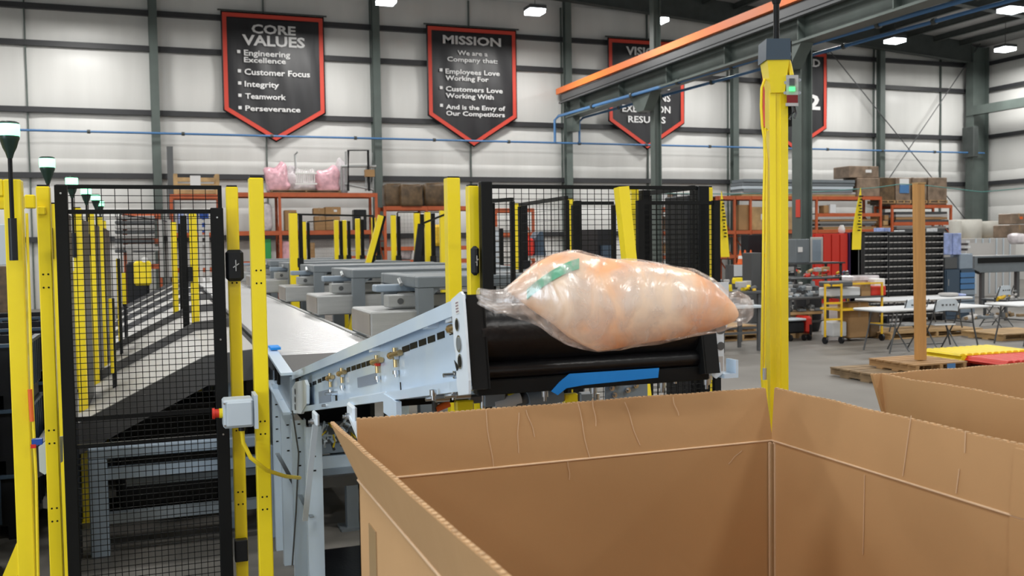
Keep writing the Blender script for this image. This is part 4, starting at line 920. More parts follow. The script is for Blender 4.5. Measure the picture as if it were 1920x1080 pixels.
def pallet(x0, x1, y0, y1_, z, label, m_='wood', n=7, boards_y=True, parent=None, grp=None, h=.125):
    t = parent or thing('wooden_pallet', label, 'pallet', ((x0+x1)/2, (y0+y1_)/2, z), grp)
    w = (y1_-y0)/n
    nm = 'deck_board' if parent is None else 'pallet_board'
    for k in range(n): B((x0, y0+w*k+.01, z+h-.02), (x1, y0+w*(k+1)-.02, z+h), nm, m_, t)
    for k in range(3):
        xc = x0+.05+(x1-x0-.1)*k/2; B((xc-.025, y0, z+.02), (xc+.025, y1_, z+h-.02), 'stringer', m_, t)
    for k in range(0, n, max(1, n//3)): B((x0, y0+w*k+.01, z), (x1, y0+w*(k+1)-.02, z+.02), nm, m_, t)
    return t
pallet(.5, 1.85, .72, 2.6, FZ, 'wooden pallet under the big foreground carton', 'wood_old', 8)
G2 = gaylord(2.395, 3.75, .75, 2.735, 1.272, (1.44, 1.44, 1.44), 'second open corrugated carton at the right edge', (-.05, -.012, -.012))
B((3.70, 2.70, 1.0), (3.70+.001, 2.71, 1.1), 'crease', 'card_scuff', G2) if False else None
pallet(2.4, 3.7, .8, 2.7, FZ, 'wooden pallet under the right-hand carton', 'wood_old', 8)

# ================================================================== THROWN BAG
def bagmat_film():
    m = bpy.data.materials.new('clear_poly_film'); m.use_nodes = True; nt = m.node_tree; nt.nodes.remove(nt.nodes['Principled BSDF'])
    out = nt.nodes['Material Output']; tr = nt.nodes.new('ShaderNodeBsdfTransparent'); gl = nt.nodes.new('ShaderNodeBsdfGlossy'); df_ = nt.nodes.new('ShaderNodeBsdfDiffuse')
    gl.inputs['Roughness'].default_value = .22; df_.inputs[0].default_value = (.95, .86, .80, 1)
    tc_ = nt.nodes.new('ShaderNodeTexCoord'); mp_ = nt.nodes.new('ShaderNodeMapping'); nt.links.new(tc_.outputs['Object'], mp_.inputs[0]); mp_.inputs['Scale'].default_value = (1.6, 1.6, .7); mp_.inputs['Rotation'].default_value = (0, .45, 0)
    n = nt.nodes.new('ShaderNodeTexNoise'); n.inputs['Scale'].default_value = 14; n.inputs['Detail'].default_value = 6; n.inputs['Distortion'].default_value = .8; nt.links.new(mp_.outputs[0], n.inputs[0])
    r = nt.nodes.new('ShaderNodeValToRGB'); r.color_ramp.elements[0].position = .40; r.color_ramp.elements[1].position = .66; r.color_ramp.elements[0].color = (.10,)*3+(1,); r.color_ramp.elements[1].color = (.55,)*3+(1,); nt.links.new(n.outputs[0], r.inputs[0])
    bp = nt.nodes.new('ShaderNodeBump'); bp.inputs['Strength'].default_value = .45; bp.inputs['Distance'].default_value = .012; nt.links.new(n.outputs[0], bp.inputs['Height']); nt.links.new(bp.outputs[0], gl.inputs['Normal'])
    m1 = nt.nodes.new('ShaderNodeMixShader'); m1.inputs[0].default_value = .38; nt.links.new(df_.outputs[0], m1.inputs[1]); nt.links.new(gl.outputs[0], m1.inputs[2])
    m2 = nt.nodes.new('ShaderNodeMixShader'); nt.links.new(r.outputs[0], m2.inputs[0]); nt.links.new(tr.outputs[0], m2.inputs[1]); nt.links.new(m1.outputs[0], m2.inputs[2]); nt.links.new(m2.outputs[0], out.inputs[0])
    return m
def bagmat_content():
    m = mat('peach_contents', (.80, .46, .25), .5); nt = m.node_tree; b = nt.nodes['Principled BSDF']
    tc_ = nt.nodes.new('ShaderNodeTexCoord'); n = nt.nodes.new('ShaderNodeTexNoise'); n.inputs['Scale'].default_value = 7; n.inputs['Detail'].default_value = 3; nt.links.new(tc_.outputs['Object'], n.inputs[0])
    r = nt.nodes.new('ShaderNodeValToRGB'); e = r.color_ramp.elements; e[0].position = .36; e[0].color = (.95, .46, .20, 1); e[1].position = .62; e[1].color = (.97, .74, .54, 1)
    x = e.new(.48); x.color = (.95, .62, .40, 1); nt.links.new(n.outputs[0], r.inputs[0]); nt.links.new(r.outputs[0], b.inputs['Base Color'])
    return m
M['film'] = bagmat_film(); M['peach'] = bagmat_content(); M['greenband'] = mat('green_band', (.06, .40, .22), .5)
BD = 2.72
def interp(st, x):
    for a, b in zip(st, st[1:]):
        if a[0] <= x <= b[0]:
            u = (x-a[0])/(b[0]-a[0]); return a[1]+(b[1]-a[1])*u, a[2]+(b[2]-a[2])*u
    return st[-1][1:] if x > st[-1][0] else st[0][1:]
def thick(x, h): return h*BD/F*.82
def blob(st, nst, nr, amp, freq, seed, name, m_, parent, power=1.0):
    vs = []; x0 = st[0][0]; x1 = st[-1][0]
    for i in range(nst+1):
        x = x0+(x1-x0)*(.5-.5*math.cos(math.pi*i/nst))*.6+(x1-x0)*(i/nst)*.4; yt, yb = interp(st, x); yc = (yt+yb)/2; h = (yb-yt)/2
        for j in range(nr):
            a = 2*math.pi*j/nr; cy = math.cos(a); sz = math.sin(a)
            cy = math.copysign(abs(cy)**power, cy); p = at(x, yc-h*cy, BD); q = p+fw*(-thick(x, h)*sz)
            nn = noise.noise(Vector(q)*freq+Vector((seed, 0, 0)))+.5*noise.noise(Vector(q)*freq*2.3+Vector((seed, 3, 0)))
            c = at(x, yc, BD); q = q+(q-c)*nn*amp
            vs.append(q)
    fs = [(k*nr+j, k*nr+(j+1) % nr, (k+1)*nr+(j+1) % nr, (k+1)*nr+j) for k in range(nst) for j in range(nr)]
    mb = MB().add(vs, fs, True); mb.add(vs[:nr], [tuple(range(nr))[::-1]], True); mb.add(vs[-nr:], [tuple(range(nr))], True)
    return mb.build(name, m_, parent)
fst = [(893, 544, 556), (903, 541, 572), (922, 543, 580), (945, 541, 590), (962, 528, 596), (985, 506, 602), (1010, 488, 612), (1035, 475, 630), (1060, 469, 645), (1090, 472, 652), (1120, 479, 661), (1160, 484, 657), (1200, 487, 650), (1250, 492, 642), (1300, 504, 632), (1335, 520, 626), (1358, 540, 620), (1368, 550, 616), (1385, 546, 612), (1403, 554, 604), (1411, 566, 594)]
cst = [(952, 536, 548), (970, 522, 560), (985, 509, 572), (1010, 491, 590), (1035, 478, 606), (1065, 472, 632), (1095, 477, 648), (1122, 482, 658), (1160, 487, 653), (1200, 491, 646), (1250, 497, 638), (1300, 510, 627), (1335, 528, 618), (1360, 552, 610), (1378, 572, 602), (1384, 584, 594)]
bag = thing('parcel_bag', 'clear plastic bag of peach-orange goods with a green band, in mid-air above the carton', 'bag', at(1150, 570, BD))
blob(cst, 60, 40, .03, 9, 2, 'contents', 'peach', bag)
blob(fst, 110, 64, .05, 11, 5, 'plastic_film', 'film', bag)
# green band lying on the contents
mb = MB(); pts = [(988, 552), (1002, 540), (1018, 528), (1036, 516), (1054, 506), (1070, 499), (1086, 494)]
def surf(x, y, off=.004):
    yt, yb = interp(cst, x); yc = (yt+yb)/2; h = (yb-yt)/2; k = max(-.98, min(.98, (y-yc)/h)); return at(x, y, BD-thick(x, h)*math.sqrt(1-k*k)*1.02-off)
for a, b_ in zip(pts, pts[1:]):
    w0 = 10; p = [surf(a[0], a[1]-w0), surf(b_[0], b_[1]-w0), surf(b_[0], b_[1]+w0), surf(a[0], a[1]+w0)]; mb.hexa([v+fw*.006 for v in p], p)
mb.build('green_band', 'greenband', bag)
# folded ruffles at both ends
mb = MB()
for k in range(7):
    y0 = 546+6*k; mb.tube([at(958+6*(k % 3), 552+5*k, BD-.02), at(930, y0+3, BD-.03-.006*(k % 2)), at(897+3*(k % 3), 543+5*k*.8, BD-.01*(k % 3))], .006, 6)
mb.build('gathered_end', 'film', bag)

NEAR = False
# ================================================================== BACKGROUND STORAGE
DECKS = []
def snap(x, z):
    c = [(abs(d-z), d) for (a, b, d) in DECKS if a-.3 <= x <= b+.3 and abs(d-z) < .42]
    return min(c)[1] if c else z
def rack(ups, beams, Yf, label, depth=1.1, top=None, m_='orange_rack'):
    xs = [onY(p, 400, Yf).x for p in ups]; xc = sum(xs)/len(xs); t = thing('pallet_rack', label, 'storage rack', (xc, Yf, 0))
    zs_ = [onY((ups[0]+ups[-1])/2, b, Yf).z for b in beams]; zt_ = top or max(zs_)+.06
    for x in xs:
        mb = MB(); 
        o = B((x-.045, Yf, 0), (x+.045, Yf+.08, zt_), 'upright', m_, t); B((x-.045, Yf+depth-.08, 0), (x+.045, Yf+depth, zt_), 'upright', m_, t)
        z = .3
        while z+.9 < zt_: mb.bar((x, Yf+.06, z), (x, Yf+depth-.06, z+.8), .04); mb.bar((x, Yf+.06, z), (x, Yf+depth-.06, z), .04); z += .9
        mb.build('lacing', m_, t)
    for z in zs_:
        for a, b_ in zip(xs, xs[1:]):
            B((a+.045, Yf-.02, z-.075), (b_-.045, Yf+.05, z+.065), 'beam', m_, t); B((a+.045, Yf+depth-.05, z-.075), (b_-.045, Yf+depth, z+.065), 'beam', m_, t)
            B((a+.05, Yf+.05, z+.045), (b_-.05, Yf+depth-.05, z+.065), 'deck', 'leggrey', t); DECKS.append((a, b_, z+.066))
    return t, zs_
YR = 32.6
rack([322, 412], (368, 440, 506), YR, 'orange rack with a pallet crate on top, seen through the gate header')
rack([232, 298], (404, 452, 500), 30.5, 'orange rack with long grey stock seen low through the gate mesh')
rack([440, 525, 706], (365, 436, 492), YR, 'orange rack piled with pink wrapped goods and a black trolley frame')
rack([722, 800, 900], (390, 465, 490), YR, 'orange rack holding the dark brown wrapped bundles')
rack([930, 1000], (394, 440, 500), YR, 'orange rack behind the right mesh fence near the red box')
rack([1240, 1300], (392, 437, 482), 30.0, 'orange rack behind the narrow mesh door')
lr, _ = rack([1345, 1378, 1408, 1532, 1652], (371, 434, 478), YR, 'long orange rack behind the yellow mast')
a = onY(1532, 403, YR); b_ = onY(1652, 403, YR); B((a.x+.05, YR-.02, a.z-.075), (b_.x-.05, YR+.05, a.z+.065), 'beam', 'orange_rack', lr); B((a.x+.05, YR+.05, a.z+.045), (b_.x-.05, YR+1.05, a.z+.065), 'deck', 'leggrey', lr); DECKS.append((a.x, b_.x, a.z+.066))
rack([1674, 1784], (387, 419, 445), YR, 'orange rack under the stretch-wrapped pallets on the right')
# clutter helpers
def carton(px0, px1, pt, pb, Y, label, m_='carton', d=None, tapec=True, name='carton', cat='cardboard box', grp=None, mark=None):
    a = onY(px0, pb, Y); b_ = onY(px1, pt, Y); d = d or min(1.0, max(.12, (b_.x-a.x)*.8))
    if Y > 29: a.z = snap((a.x+b_.x)/2, a.z)
    t = thing(name, label, cat, ((a.x+b_.x)/2, Y, a.z), grp)
    B((a.x, Y, a.z), (b_.x, Y+d, b_.z), 'body', m_, t, min(.02, (b_.x-a.x)*.05))
    if tapec: xm = (a.x+b_.x)/2; B((xm-.03, Y-.004, a.z+(b_.z-a.z)*.6), (xm+.03, Y+.0, b_.z), 'tape', 'tape', t); B((xm-.03, Y, b_.z), (xm+.03, Y+d, b_.z+.004), 'tape', 'tape', t)
    if mark: B((a.x+(b_.x-a.x)*.55, Y-.006, a.z+(b_.z-a.z)*.45), (a.x+(b_.x-a.x)*.75, Y-.001, a.z+(b_.z-a.z)*.7), 'paper_label', mark, t)
    return t
YC = YR+.1
# crate on left rack
a = onY(326, 356, YC); b_ = onY(411, 331, YC); a.z = snap((a.x+b_.x)/2, a.z)
cr = thing('pallet_crate', 'pale wooden crate with a white label on the far left rack', 'crate', (a.x, YC, a.z))
for k in range(3): z = a.z+(b_.z-a.z)*k/3; B((a.x+.12, YC, z+.02), (b_.x-.12, YC+.03, z+(b_.z-a.z)/3-.04), 'slat', 'wood', cr)
for x in (a.x, b_.x-.12): B((x, YC-.02, a.z), (x+.12, YC+1.0, b_.z+.08), 'corner_post', 'wood', cr)
B((a.x, YC+.03, a.z), (b_.x, YC+1.0, a.z+.08), 'base', 'wood', cr); B(((a.x+b_.x)/2-.2, YC-.03, a.z+.25), ((a.x+b_.x)/2+.12, YC-.001, b_.z+.02), 'paper_label', 'white', cr)
# pink goods on top of rack
def lump(px0, px1, pt, pb, Y, label, m_, name, cat, seed, d=None, k=.12, grp=None, sq=.55):
    a = onY(px0, pb, Y); b_ = onY(px1, pt, Y)
    if Y > 29: a.z = snap((a.x+b_.x)/2, a.z)
    if 'rear' in label and 'table' in label: a.z = .742
    cx = (a.x+b_.x)/2; w = (b_.x-a.x)/2; h = b_.z-a.z; d = d or w*.8; vs = []; n, mm_ = 20, 14
    for j in range(mm_+1):
        v = j/mm_; ph = math.pi*(v-.5)
        for i in range(n):
            th = 2*math.pi*i/n; c = math.copysign(abs(math.cos(th))**sq, math.cos(th)); s = math.copysign(abs(math.sin(th))**sq, math.sin(th)); rr = abs(math.cos(ph))**sq; zz = math.copysign(abs(math.sin(ph))**sq, math.sin(ph))
            q = Vector((cx+w*rr*c, Y+d+d*rr*s, a.z+h/2+h/2*zz)); nn = noise.noise(q*2.2+Vector((seed, 0, 0)))*k+noise.noise(q*6+Vector((seed, 0, 0)))*k*.5
            vs.append((q.x+(q.x-cx)*nn, q.y+(q.y-Y-d)*nn, a.z+(q.z-a.z)*(1+nn) if zz > -.9 else a.z))
    fs = [(j*n+i, j*n+(i+1) % n, (j+1)*n+(i+1) % n, (j+1)*n+i) for j in range(mm_) for i in range(n)]
    return tag(MB().add(vs, fs, True).build(name, m_), label, cat, grp)
pal = pallet(onY(507, 360, YC).x, onY(640, 360, YC).x, YC, YC+1.0, onY(570, 361, YC).z, 'pallet under the pink wrapped goods on the rack', 'wood_old', 5, h=.08)
lump(500, 544, 310, 360, YC+.1, 'tall pink shrink-wrapped bundle at the left of the rack top', 'pink', 'wrapped_bundle', 'bundle', 1, k=.35)
lump(594, 640, 317, 360, YC+.1, 'rounded pink plastic sack on the rack top', 'pink', 'plastic_sack', 'sack', 2, k=.25)
lump(630, 656, 310, 360, YC+.3, 'clear wrapped bundle beside the pink sack', 'clearwrap', 'wrapped_bundle', 'bundle', 3, k=.4)
lump(534, 598, 318, 360, YC+.4, 'pale clear wrapped bundle between the two pink ones', 'clearwrap', 'wrapped_bundle', 'bundle', 4, k=.35)
bs = thing('wire_basket', 'pale wire basket of rails in front of the clear wrapped bundle', 'basket', onY(570, 350, YC))
for k in range(9): p = onY(556+4.2*k, 342, YC); MB().bar(p, p+Vector((0, 0, .45)), .035).build('bar', 'skin_film', bs)
a = onY(553, 325, YC-.03); b_ = onY(594, 325, YC-.03); MB().bar(a, b_, .05).bar(a-Vector((0, 0, .35)), b_-Vector((0, 0, .35)), .05).build('rim', 'skin_film', bs)
tr = thing('trolley_frame', 'black tubular trolley frame with grey poles standing on the rack top', 'trolley', onY(670, 358, YC))
MB().tube([onY(653, 358, YC), onY(653, 282, YC), onY(690, 282, YC), onY(692, 358, YC)], .045).build('black_frame', 'black', tr)
for x0, x1, yt in ((648, 649, 284), (697, 692, 286), (640, 640, 312), (700, 699, 315), (687, 686, 310)): MB().tube([onY(x1, 358, YC+.2), onY(x0, yt, YC+.2)], .035).build('pole', 'alu', tr)
MB().tube([onY(640, 312, YC+.1), onY(705, 312, YC+.1)], .05).tube([onY(646, 345, YC+.1), onY(700, 356, YC+.1)], .04).build('cross_bar', 'alu', tr)
p = onY(695, 325, YC); B(p+Vector((-.2, -.1, -.12)), p+Vector((.12, .1, .12)), 'brown_tag', 'carton', tr)
tp_ = onY(553, 288, YC); MB().tube([onY(555, 320, YC+.6), onY(553, 290, YC+.6), onY(558, 285, YC+.6)], .04).build('hook_pole', 'alu', tr)
# brown wrapped bundles
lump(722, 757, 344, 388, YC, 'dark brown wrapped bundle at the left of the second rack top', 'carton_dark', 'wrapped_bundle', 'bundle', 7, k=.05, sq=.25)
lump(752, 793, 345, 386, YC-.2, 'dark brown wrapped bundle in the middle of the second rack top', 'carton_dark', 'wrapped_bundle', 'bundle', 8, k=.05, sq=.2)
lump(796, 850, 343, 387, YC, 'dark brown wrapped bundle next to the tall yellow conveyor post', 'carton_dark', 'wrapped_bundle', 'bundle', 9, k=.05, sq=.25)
for i, (x0, x1, yt, yb, l, m_, mk) in enumerate(((588, 609, 390, 404, 'dark brown carton at the left of the middle shelf stack', 'carton', None), (590, 610, 405, 425, 'brown carton low left of the middle shelf stack', 'carton', None),
        (610, 639, 388, 405, 'orange-brown carton with a small label on top of the stack', 'carton', 'white'), (611, 638, 406, 426, 'brown carton under the labelled one', 'carton', None), (534, 556, 394, 426, 'carton stack behind the yellow latch post', 'carton', None),
        (664, 687, 393, 424, 'black carton on the middle shelf right of the brown stack', 'plastic_black', 'lab'), (478, 497, 410, 432, 'white carton low at the left on the middle shelf', 'clearwrap', None), (494, 508, 448, 474, 'green carton on the lower shelf left of the latch post', 'green', None), (530, 548, 452, 478, 'faded pink carton on the lower shelf', 'pink', None), (580, 590, 455, 474, 'narrow tan carton on the lower shelf', 'carton', None))):
    carton(x0, x1, yt, yb, YC+.1, l, m_, mark=mk, tapec=m_ == 'carton')
lump(488, 512, 382, 430, YC+.1, 'white heap of wrapped stock behind the tall yellow post', 'clearwrap', 'wrapped_bundle', 'bundle', 11, k=.15)
lump(748, 776, 468, 487, YC+.1, 'small grey wrapped heap low behind the far fence', 'clearwrap', 'wrapped_bundle', 'bundle', 12, k=.5)
for x0, l in ((655, 'red wire crate low behind the far fence posts, left of two'), (678, 'red wire crate low behind the far fence posts, right of two')):
    p = onY(x0, 486, YC); p.z = snap(p.x, p.z); t = thing('red_crate', l, 'crate', p); B(p, p+Vector((.34, .3, .12)), 'base', 'orange_rack', t); MB().bar(p+Vector((0, 0, .3)), p+Vector((.34, 0, .3)), .03).bar(p+Vector((0, 0, .0)), p+Vector((0, 0, .3)), .03).bar(p+Vector((.34, 0, .0)), p+Vector((.34, 0, .3)), .03).build('frame', 'wood', t)
# things seen through left gate
for k in range(8):
    a = onY(215, 408+9*k, 30.2); b_ = onY(290, 408+9*k, 30.2)
    tag(B((a.x, 30.3, a.z-.05), (b_.x, 31.2, a.z+.05), 'steel_stock', 'leggrey' if k % 2 else 'lab', None, .02), 'long grey steel stock lying on the rack seen through the gate', 'steel bar', 'grey steel stock on the rack behind the gate')
for i, (x0, yt, x1, yb, m_, l) in enumerate(((333, 394, 344, 424, 'bluelit', 'light blue plastic jug stack behind the gate'), (352, 394, 372, 412, 'navy', 'deep blue plastic container on the shelf behind the gate'), (375, 394, 391, 424, 'navy', 'tall deep blue container right of the yellow post'))):
    carton(x0, x1, yt, yb, YC, l, m_, tapec=False, name='plastic_container', cat='container')
sv = thing('pale_step_frame', 'pale grey steel frame with steps seen through the gate near its right stile', 'frame', onY(382, 500, 20))
for x0 in (375, 388): MB().bar(onY(x0, 410, 20), (onY(x0, 512, 20).x, 20, 0), .07).build('upright', 'lab', sv)
for k in range(7): MB().bar(onY(375, 415+14*k, 20), onY(388, 415+14*k, 20), .06).build('rung', 'lab', sv)
sv = thing('tall_pole_rack', 'pair of tall pale steel poles seen through the gate mesh', 'poles', onY(305, 500, 26))
for x0 in (300, 317): MB().bar(onY(x0, 412, 26), onY(x0+4, 520, 26), .09).build('pole', 'lab', sv)
MB().bar(onY(235, 466, 25.9), onY(300, 466, 25.9), .1).build('cross_pole', 'lab', sv); MB().bar(onY(243, 468, 25.9), onY(246, 530, 25.9), .14).build('pole', 'lab', sv)
# far-left lifts: dark equipment
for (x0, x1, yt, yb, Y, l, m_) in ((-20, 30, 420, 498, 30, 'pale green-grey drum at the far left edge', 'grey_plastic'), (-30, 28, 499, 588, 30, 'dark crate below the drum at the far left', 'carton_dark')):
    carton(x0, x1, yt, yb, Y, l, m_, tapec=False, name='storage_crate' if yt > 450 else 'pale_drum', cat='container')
p = onY(260, 500, 22); t = thing('floor_scrubber', 'small yellow and black machine with a white lamp far behind the gate mesh', 'machine', (p.x, 22, 0)); B((p.x-.25, 22, .0), (p.x+.2, 22.6, p.z+.1), 'body', 'plastic_black', t, .05); B((p.x-.1, 21.95, p.z-.4), (p.x+.25, 22.1, p.z+.12), 'hood', 'yellow', t, .04); MB().cyl((p.x+.12, 21.95, p.z+.15), (p.x+.12, 21.85, p.z+.15), .06).build('lamp', 'skin_film', t)
# flying yellow machine behind far posts
p = onY(822, 430, 26); t = thing('yellow_lift', 'dark yellow lift machine partly behind the tall yellow conveyor post', 'machine', (p.x, 26, 0)); B((p.x-.2, 26, 0), (p.x+.5, 26.8, 1.6), 'body', 'leggrey', t, .05); B((p.x-.15, 25.9, 1.9), (p.x+.35, 26.4, 2.5), 'head', 'yellow_dirty', t, .08)
B((p.x-.2, 26.1, 1.6), (p.x+.2, 26.4, 1.95), 'neck', 'leggrey', t)
# through right mesh
t = thing('drawer_cabinet', 'pale grey drawer cabinet behind the left part of the right mesh fence', 'cabinet', onY(928, 500, 16)); a = onY(920, 505, 16); b_ = onY(936, 425, 16)
B((a.x, 16, 0), (b_.x, 16.5, b_.z), 'body', 'lab', t)
for k in range(10): z = .2+k*.2; B((a.x+.01, 15.985, z), (b_.x-.01, 16, z+.17), 'drawer', 'grey_plastic', t)
p = onY(941, 460, 15); tag(B((p.x-.03, 15, 0), (p.x+.03, 15.06, onY(941, 428, 15).z), 'dark_pole', 'black'), 'dark pole beside the pale grey cabinet behind the mesh', 'pole')
t = thing('red_tank', 'bright red plastic jerry tank on a bench behind the mesh', 'tank', onY(992, 478, 15)); a = onY(980, 480, 15); b_ = onY(1003, 443, 15)
B((a.x, 15, a.z), (b_.x, 15.3, b_.z-.03), 'body', 'red', t, .04); B((a.x+.04, 15.1, b_.z-.03), (b_.x-.04, 15.2, b_.z+.02), 'handle', 'red', t, .01)
t = thing('work_bench', 'dark work bench behind the mesh carrying the red tank', 'bench', (a.x+.3, 15.2, 0)); B((a.x-.25, 14.9, a.z-.04), (a.x+1.0, 15.6, a.z), 'top', 'lab', t)
for x in (a.x-.2, a.x+.9): B((x, 14.95, 0), (x+.05, 15.0, a.z-.04), 'leg', 'black', t)
t = thing('dark_screen', 'dark grey slanted machine cover right of the red tank', 'machine', onY(1012, 478, 15)); MB().prism([onY(x, y, 15.05) for x, y in ((1004, 480), (1024, 480), (1018, 434), (1012, 434), (1004, 446))], (0, .3, 0)).build('cover', 'bluecab', t); 
t = thing('wrapped_goods', 'black covered goods standing behind the mesh left of the leaning post', 'pallet load', onY(1138, 480, 17)); a = onY(1119, 490, 17); b_ = onY(1156, 430, 17); MB().hexa([(a.x, 17, 0), (b_.x, 17, 0), (b_.x, 18, 0), (a.x, 18, 0)], [(a.x+.05, 17.05, b_.z), (b_.x-.05, 17.05, b_.z), (b_.x-.05, 17.9, b_.z), (a.x+.05, 17.9, b_.z)]).build('cover', 'plastic_black', t)
MB().box((a.x+.1, 16.98, .3), (a.x+.3, 17.03, b_.z-.3)).build('strap', 'bluecab', t)
t = thing('dark_locker', 'tall dark locker behind the narrow mesh door on the right', 'locker', onY(1308, 500, 9)); a = onY(1290, 500, 9); b_ = onY(1326, 366, 9); B((a.x, 9, 0), (b_.x, 9.5, b_.z), 'body', 'plastic_black', t, .01); B(((a.x+b_.x)/2-.005, 8.99, .1), ((a.x+b_.x)/2+.005, 9, b_.z-.05), 'door_gap', 'black', t)
B((b_.x-.06, 8.97, 1.3), (b_.x-.04, 8.99, 1.5), 'handle', 'zinc', t)
# shelving in the distance behind mesh (small mixed goods)
rnd = random.Random(11)
k = 0
cols_ = ['carton', 'wrap', 'lab', 'tablewhite', 'carton_dark', 'leggrey']
YSH = 30.1
for row, (yb) in enumerate((390, 435, 480)):
    x = 1243
    while x < 1292:
        w_ = rnd.uniform(7, 13); h_ = rnd.uniform(14, 30)
        a = onY(x, yb, YSH+.1); b_ = onY(x+w_-1.5, yb-h_, YSH+.1)
        z0 = a.z+.09
        o = B((a.x, YSH+.1, z0), (b_.x, YSH+.6, z0+b_.z-a.z), 'carton', rnd.choice(cols_)); tag(o, 'small carton on the rack behind the narrow mesh door', 'cardboard box', 'small cartons on the rack behind the mesh door'); x += w_
# pallets of glass panel racks behind mesh (white background stuff)
for i, (x0, x1, yt, yb, l, m_) in enumerate(((1385, 1407, 384, 418, 'wood-fronted crate at the left of the long rack', 'carton'), (1409, 1441, 388, 428, 'pale plywood crate with a white label beside the mast', 'wood'), (1443, 1489, 388, 428, 'pale plywood crate with a red mark right of the mast', 'wood'))):
    carton(x0, x1, yt, yb, YC, l, m_, tapec=False, name='plywood_crate', cat='crate', mark={0: None, 1: 'white', 2: 'red'}[i])
def flatstack(x0, x1, yt, yb, n, label, m_, Y=YC, d=.9):
    a = onY(x0, yb, Y); b_ = onY(x1, yt, Y); h = (b_.z-a.z)/n; t = thing('stock_stack', label, 'stacked stock', ((a.x+b_.x)/2, Y, a.z))
    for k in range(n):
        j = .15*random.random(); B((a.x+j, Y+.1*random.random(), a.z+h*k), (b_.x-.2*random.random(), Y+d, a.z+h*(k+.86)), 'sheet', m_ if not isinstance(m_, list) else m_[k % len(m_)], t)
flatstack(1393, 1604, 337, 360, 4, 'long grey galvanised ducts stacked on top of the long rack', ['midgrey', 'grey_plastic', 'midgrey'])
flatstack(1390, 1645, 360, 368, 2, 'pale boards under the grey ducts on the long rack', ['wood', 'lab'])
flatstack(1536, 1648, 410, 423, 3, 'mixed flat stock on the middle shelf of the long rack', ['leggrey', 'lab', 'carton', 'leggrey'])
flatstack(1540, 1648, 424, 432, 2, 'tan boards lying on the shelf behind the red lockers', ['wood', 'carton'])
flatstack(1678, 1780, 396, 417, 4, 'mixed boards on the shelf of the right rack', ['leggrey', 'carton', 'lab', 'leggrey'])
flatstack(1682, 1780, 423, 440, 3, 'grey stock on the lower shelf of the right rack', ['lab', 'leggrey', 'lab'])
carton(1545, 1562, 385, 400, YC, 'open brown carton on the upper middle shelf', 'carton'); carton(1557, 1568, 383, 396, YC-.1, 'white roll end on the upper middle shelf', 'tablewhite', tapec=False, name='paper_roll', cat='roll')
carton(1592, 1648, 312, 333, YC, 'wide brown stretch-wrapped carton highest on the long rack', 'wrap', tapec=False, mark='white'); carton(1608, 1650, 334, 360, YC-.05, 'brown wrapped carton under the highest one', 'wrap', tapec=False)
for x0, x1, l, m_ in ((1650, 1678, 'dark stretch-wrapped carton leftmost on the right rack', 'carton_dark'), (1680, 1708, 'wrapped carton with a blue and white label on the right rack', 'wrap'), (1712, 1738, 'pale wrapped carton behind the timber post', 'wrap'), (1741, 1776, 'brown wrapped carton rightmost on the right rack', 'wrap')):
    t = carton(x0, x1, 333, 375, YC, l, m_, tapec=False)
    if x0 == 1680: a = onY(1687, 362, YC-.02); b_ = onY(1704, 335, YC-.02); B((a.x, YC-.03, a.z+.3), (b_.x, YC-.005, b_.z), 'paper_label', 'white', t); B((a.x, YC-.04, a.z), (b_.x, YC-.005, a.z+.35), 'blue_label', 'blue_pipe', t)
    a = onY(x0, 375, YC); b_ = onY(x1, 375, YC); 
    pallet(a.x, b_.x, YC-.05, YC+.8, a.z-.14, 'small pallet on the right rack under the wrapped carton at ' + {1650: 'the left', 1680: 'the blue label', 1712: 'the timber post', 1741: 'the right'}[x0], 'wood', 4)
flatstack(1655, 1672, 402, 432, 3, 'tan boxes between the two right racks', ['carton', 'wood', 'carton'])
# white rolls and carton stack at far right
for i, (x0, x1, yt, yb, l) in enumerate(((1792, 1808, 414, 450, 'narrow pale roll at the left of the white rolls'), (1810, 1855, 411, 450, 'biggest white paper roll by the right wall column'), (1857, 1896, 414, 446, 'white paper roll just right of the biggest one'))):
    a = onY(x0, yb, 27); b_ = onY(x1, yt, 27); r_ = (b_.x-a.x)/2; t = thing('paper_roll', l, 'roll', ((a.x+b_.x)/2, 27+r_, 0)); z0 = a.z
    MB().lathe(((a.x+b_.x)/2, 27+r_, z0), [(r_*.97, 0), (r_, .03), (r_, b_.z-z0-.03), (r_*.96, b_.z-z0)], 28).build('roll_body', 'roll', t); MB().cyl(((a.x+b_.x)/2, 27+r_, b_.z), ((a.x+b_.x)/2, 27+r_, b_.z+.01), r_*.2, 12).build('core', 'carton', t)
    if i: pallet(a.x, b_.x, 27, 27+2*r_, z0-.14, 'pallet under the ' + ('biggest white roll' if i == 1 else 'right-hand white roll'), 'wood', 5)
    B((a.x+.05, 27.05, 0), (b_.x-.05, 27+2*r_-.05, z0-.14), 'riser', 'leggrey', t)
for k, (x0, x1, yt, yb, l) in enumerate(((1896, 1925, 400, 420, 'brown carton with an orange label at the right edge'), (1893, 1930, 421, 446, 'brown carton below it at the right edge'))): carton(x0, x1, yt, yb, 26, l, 'wrap', mark='cone' if k == 0 else None)
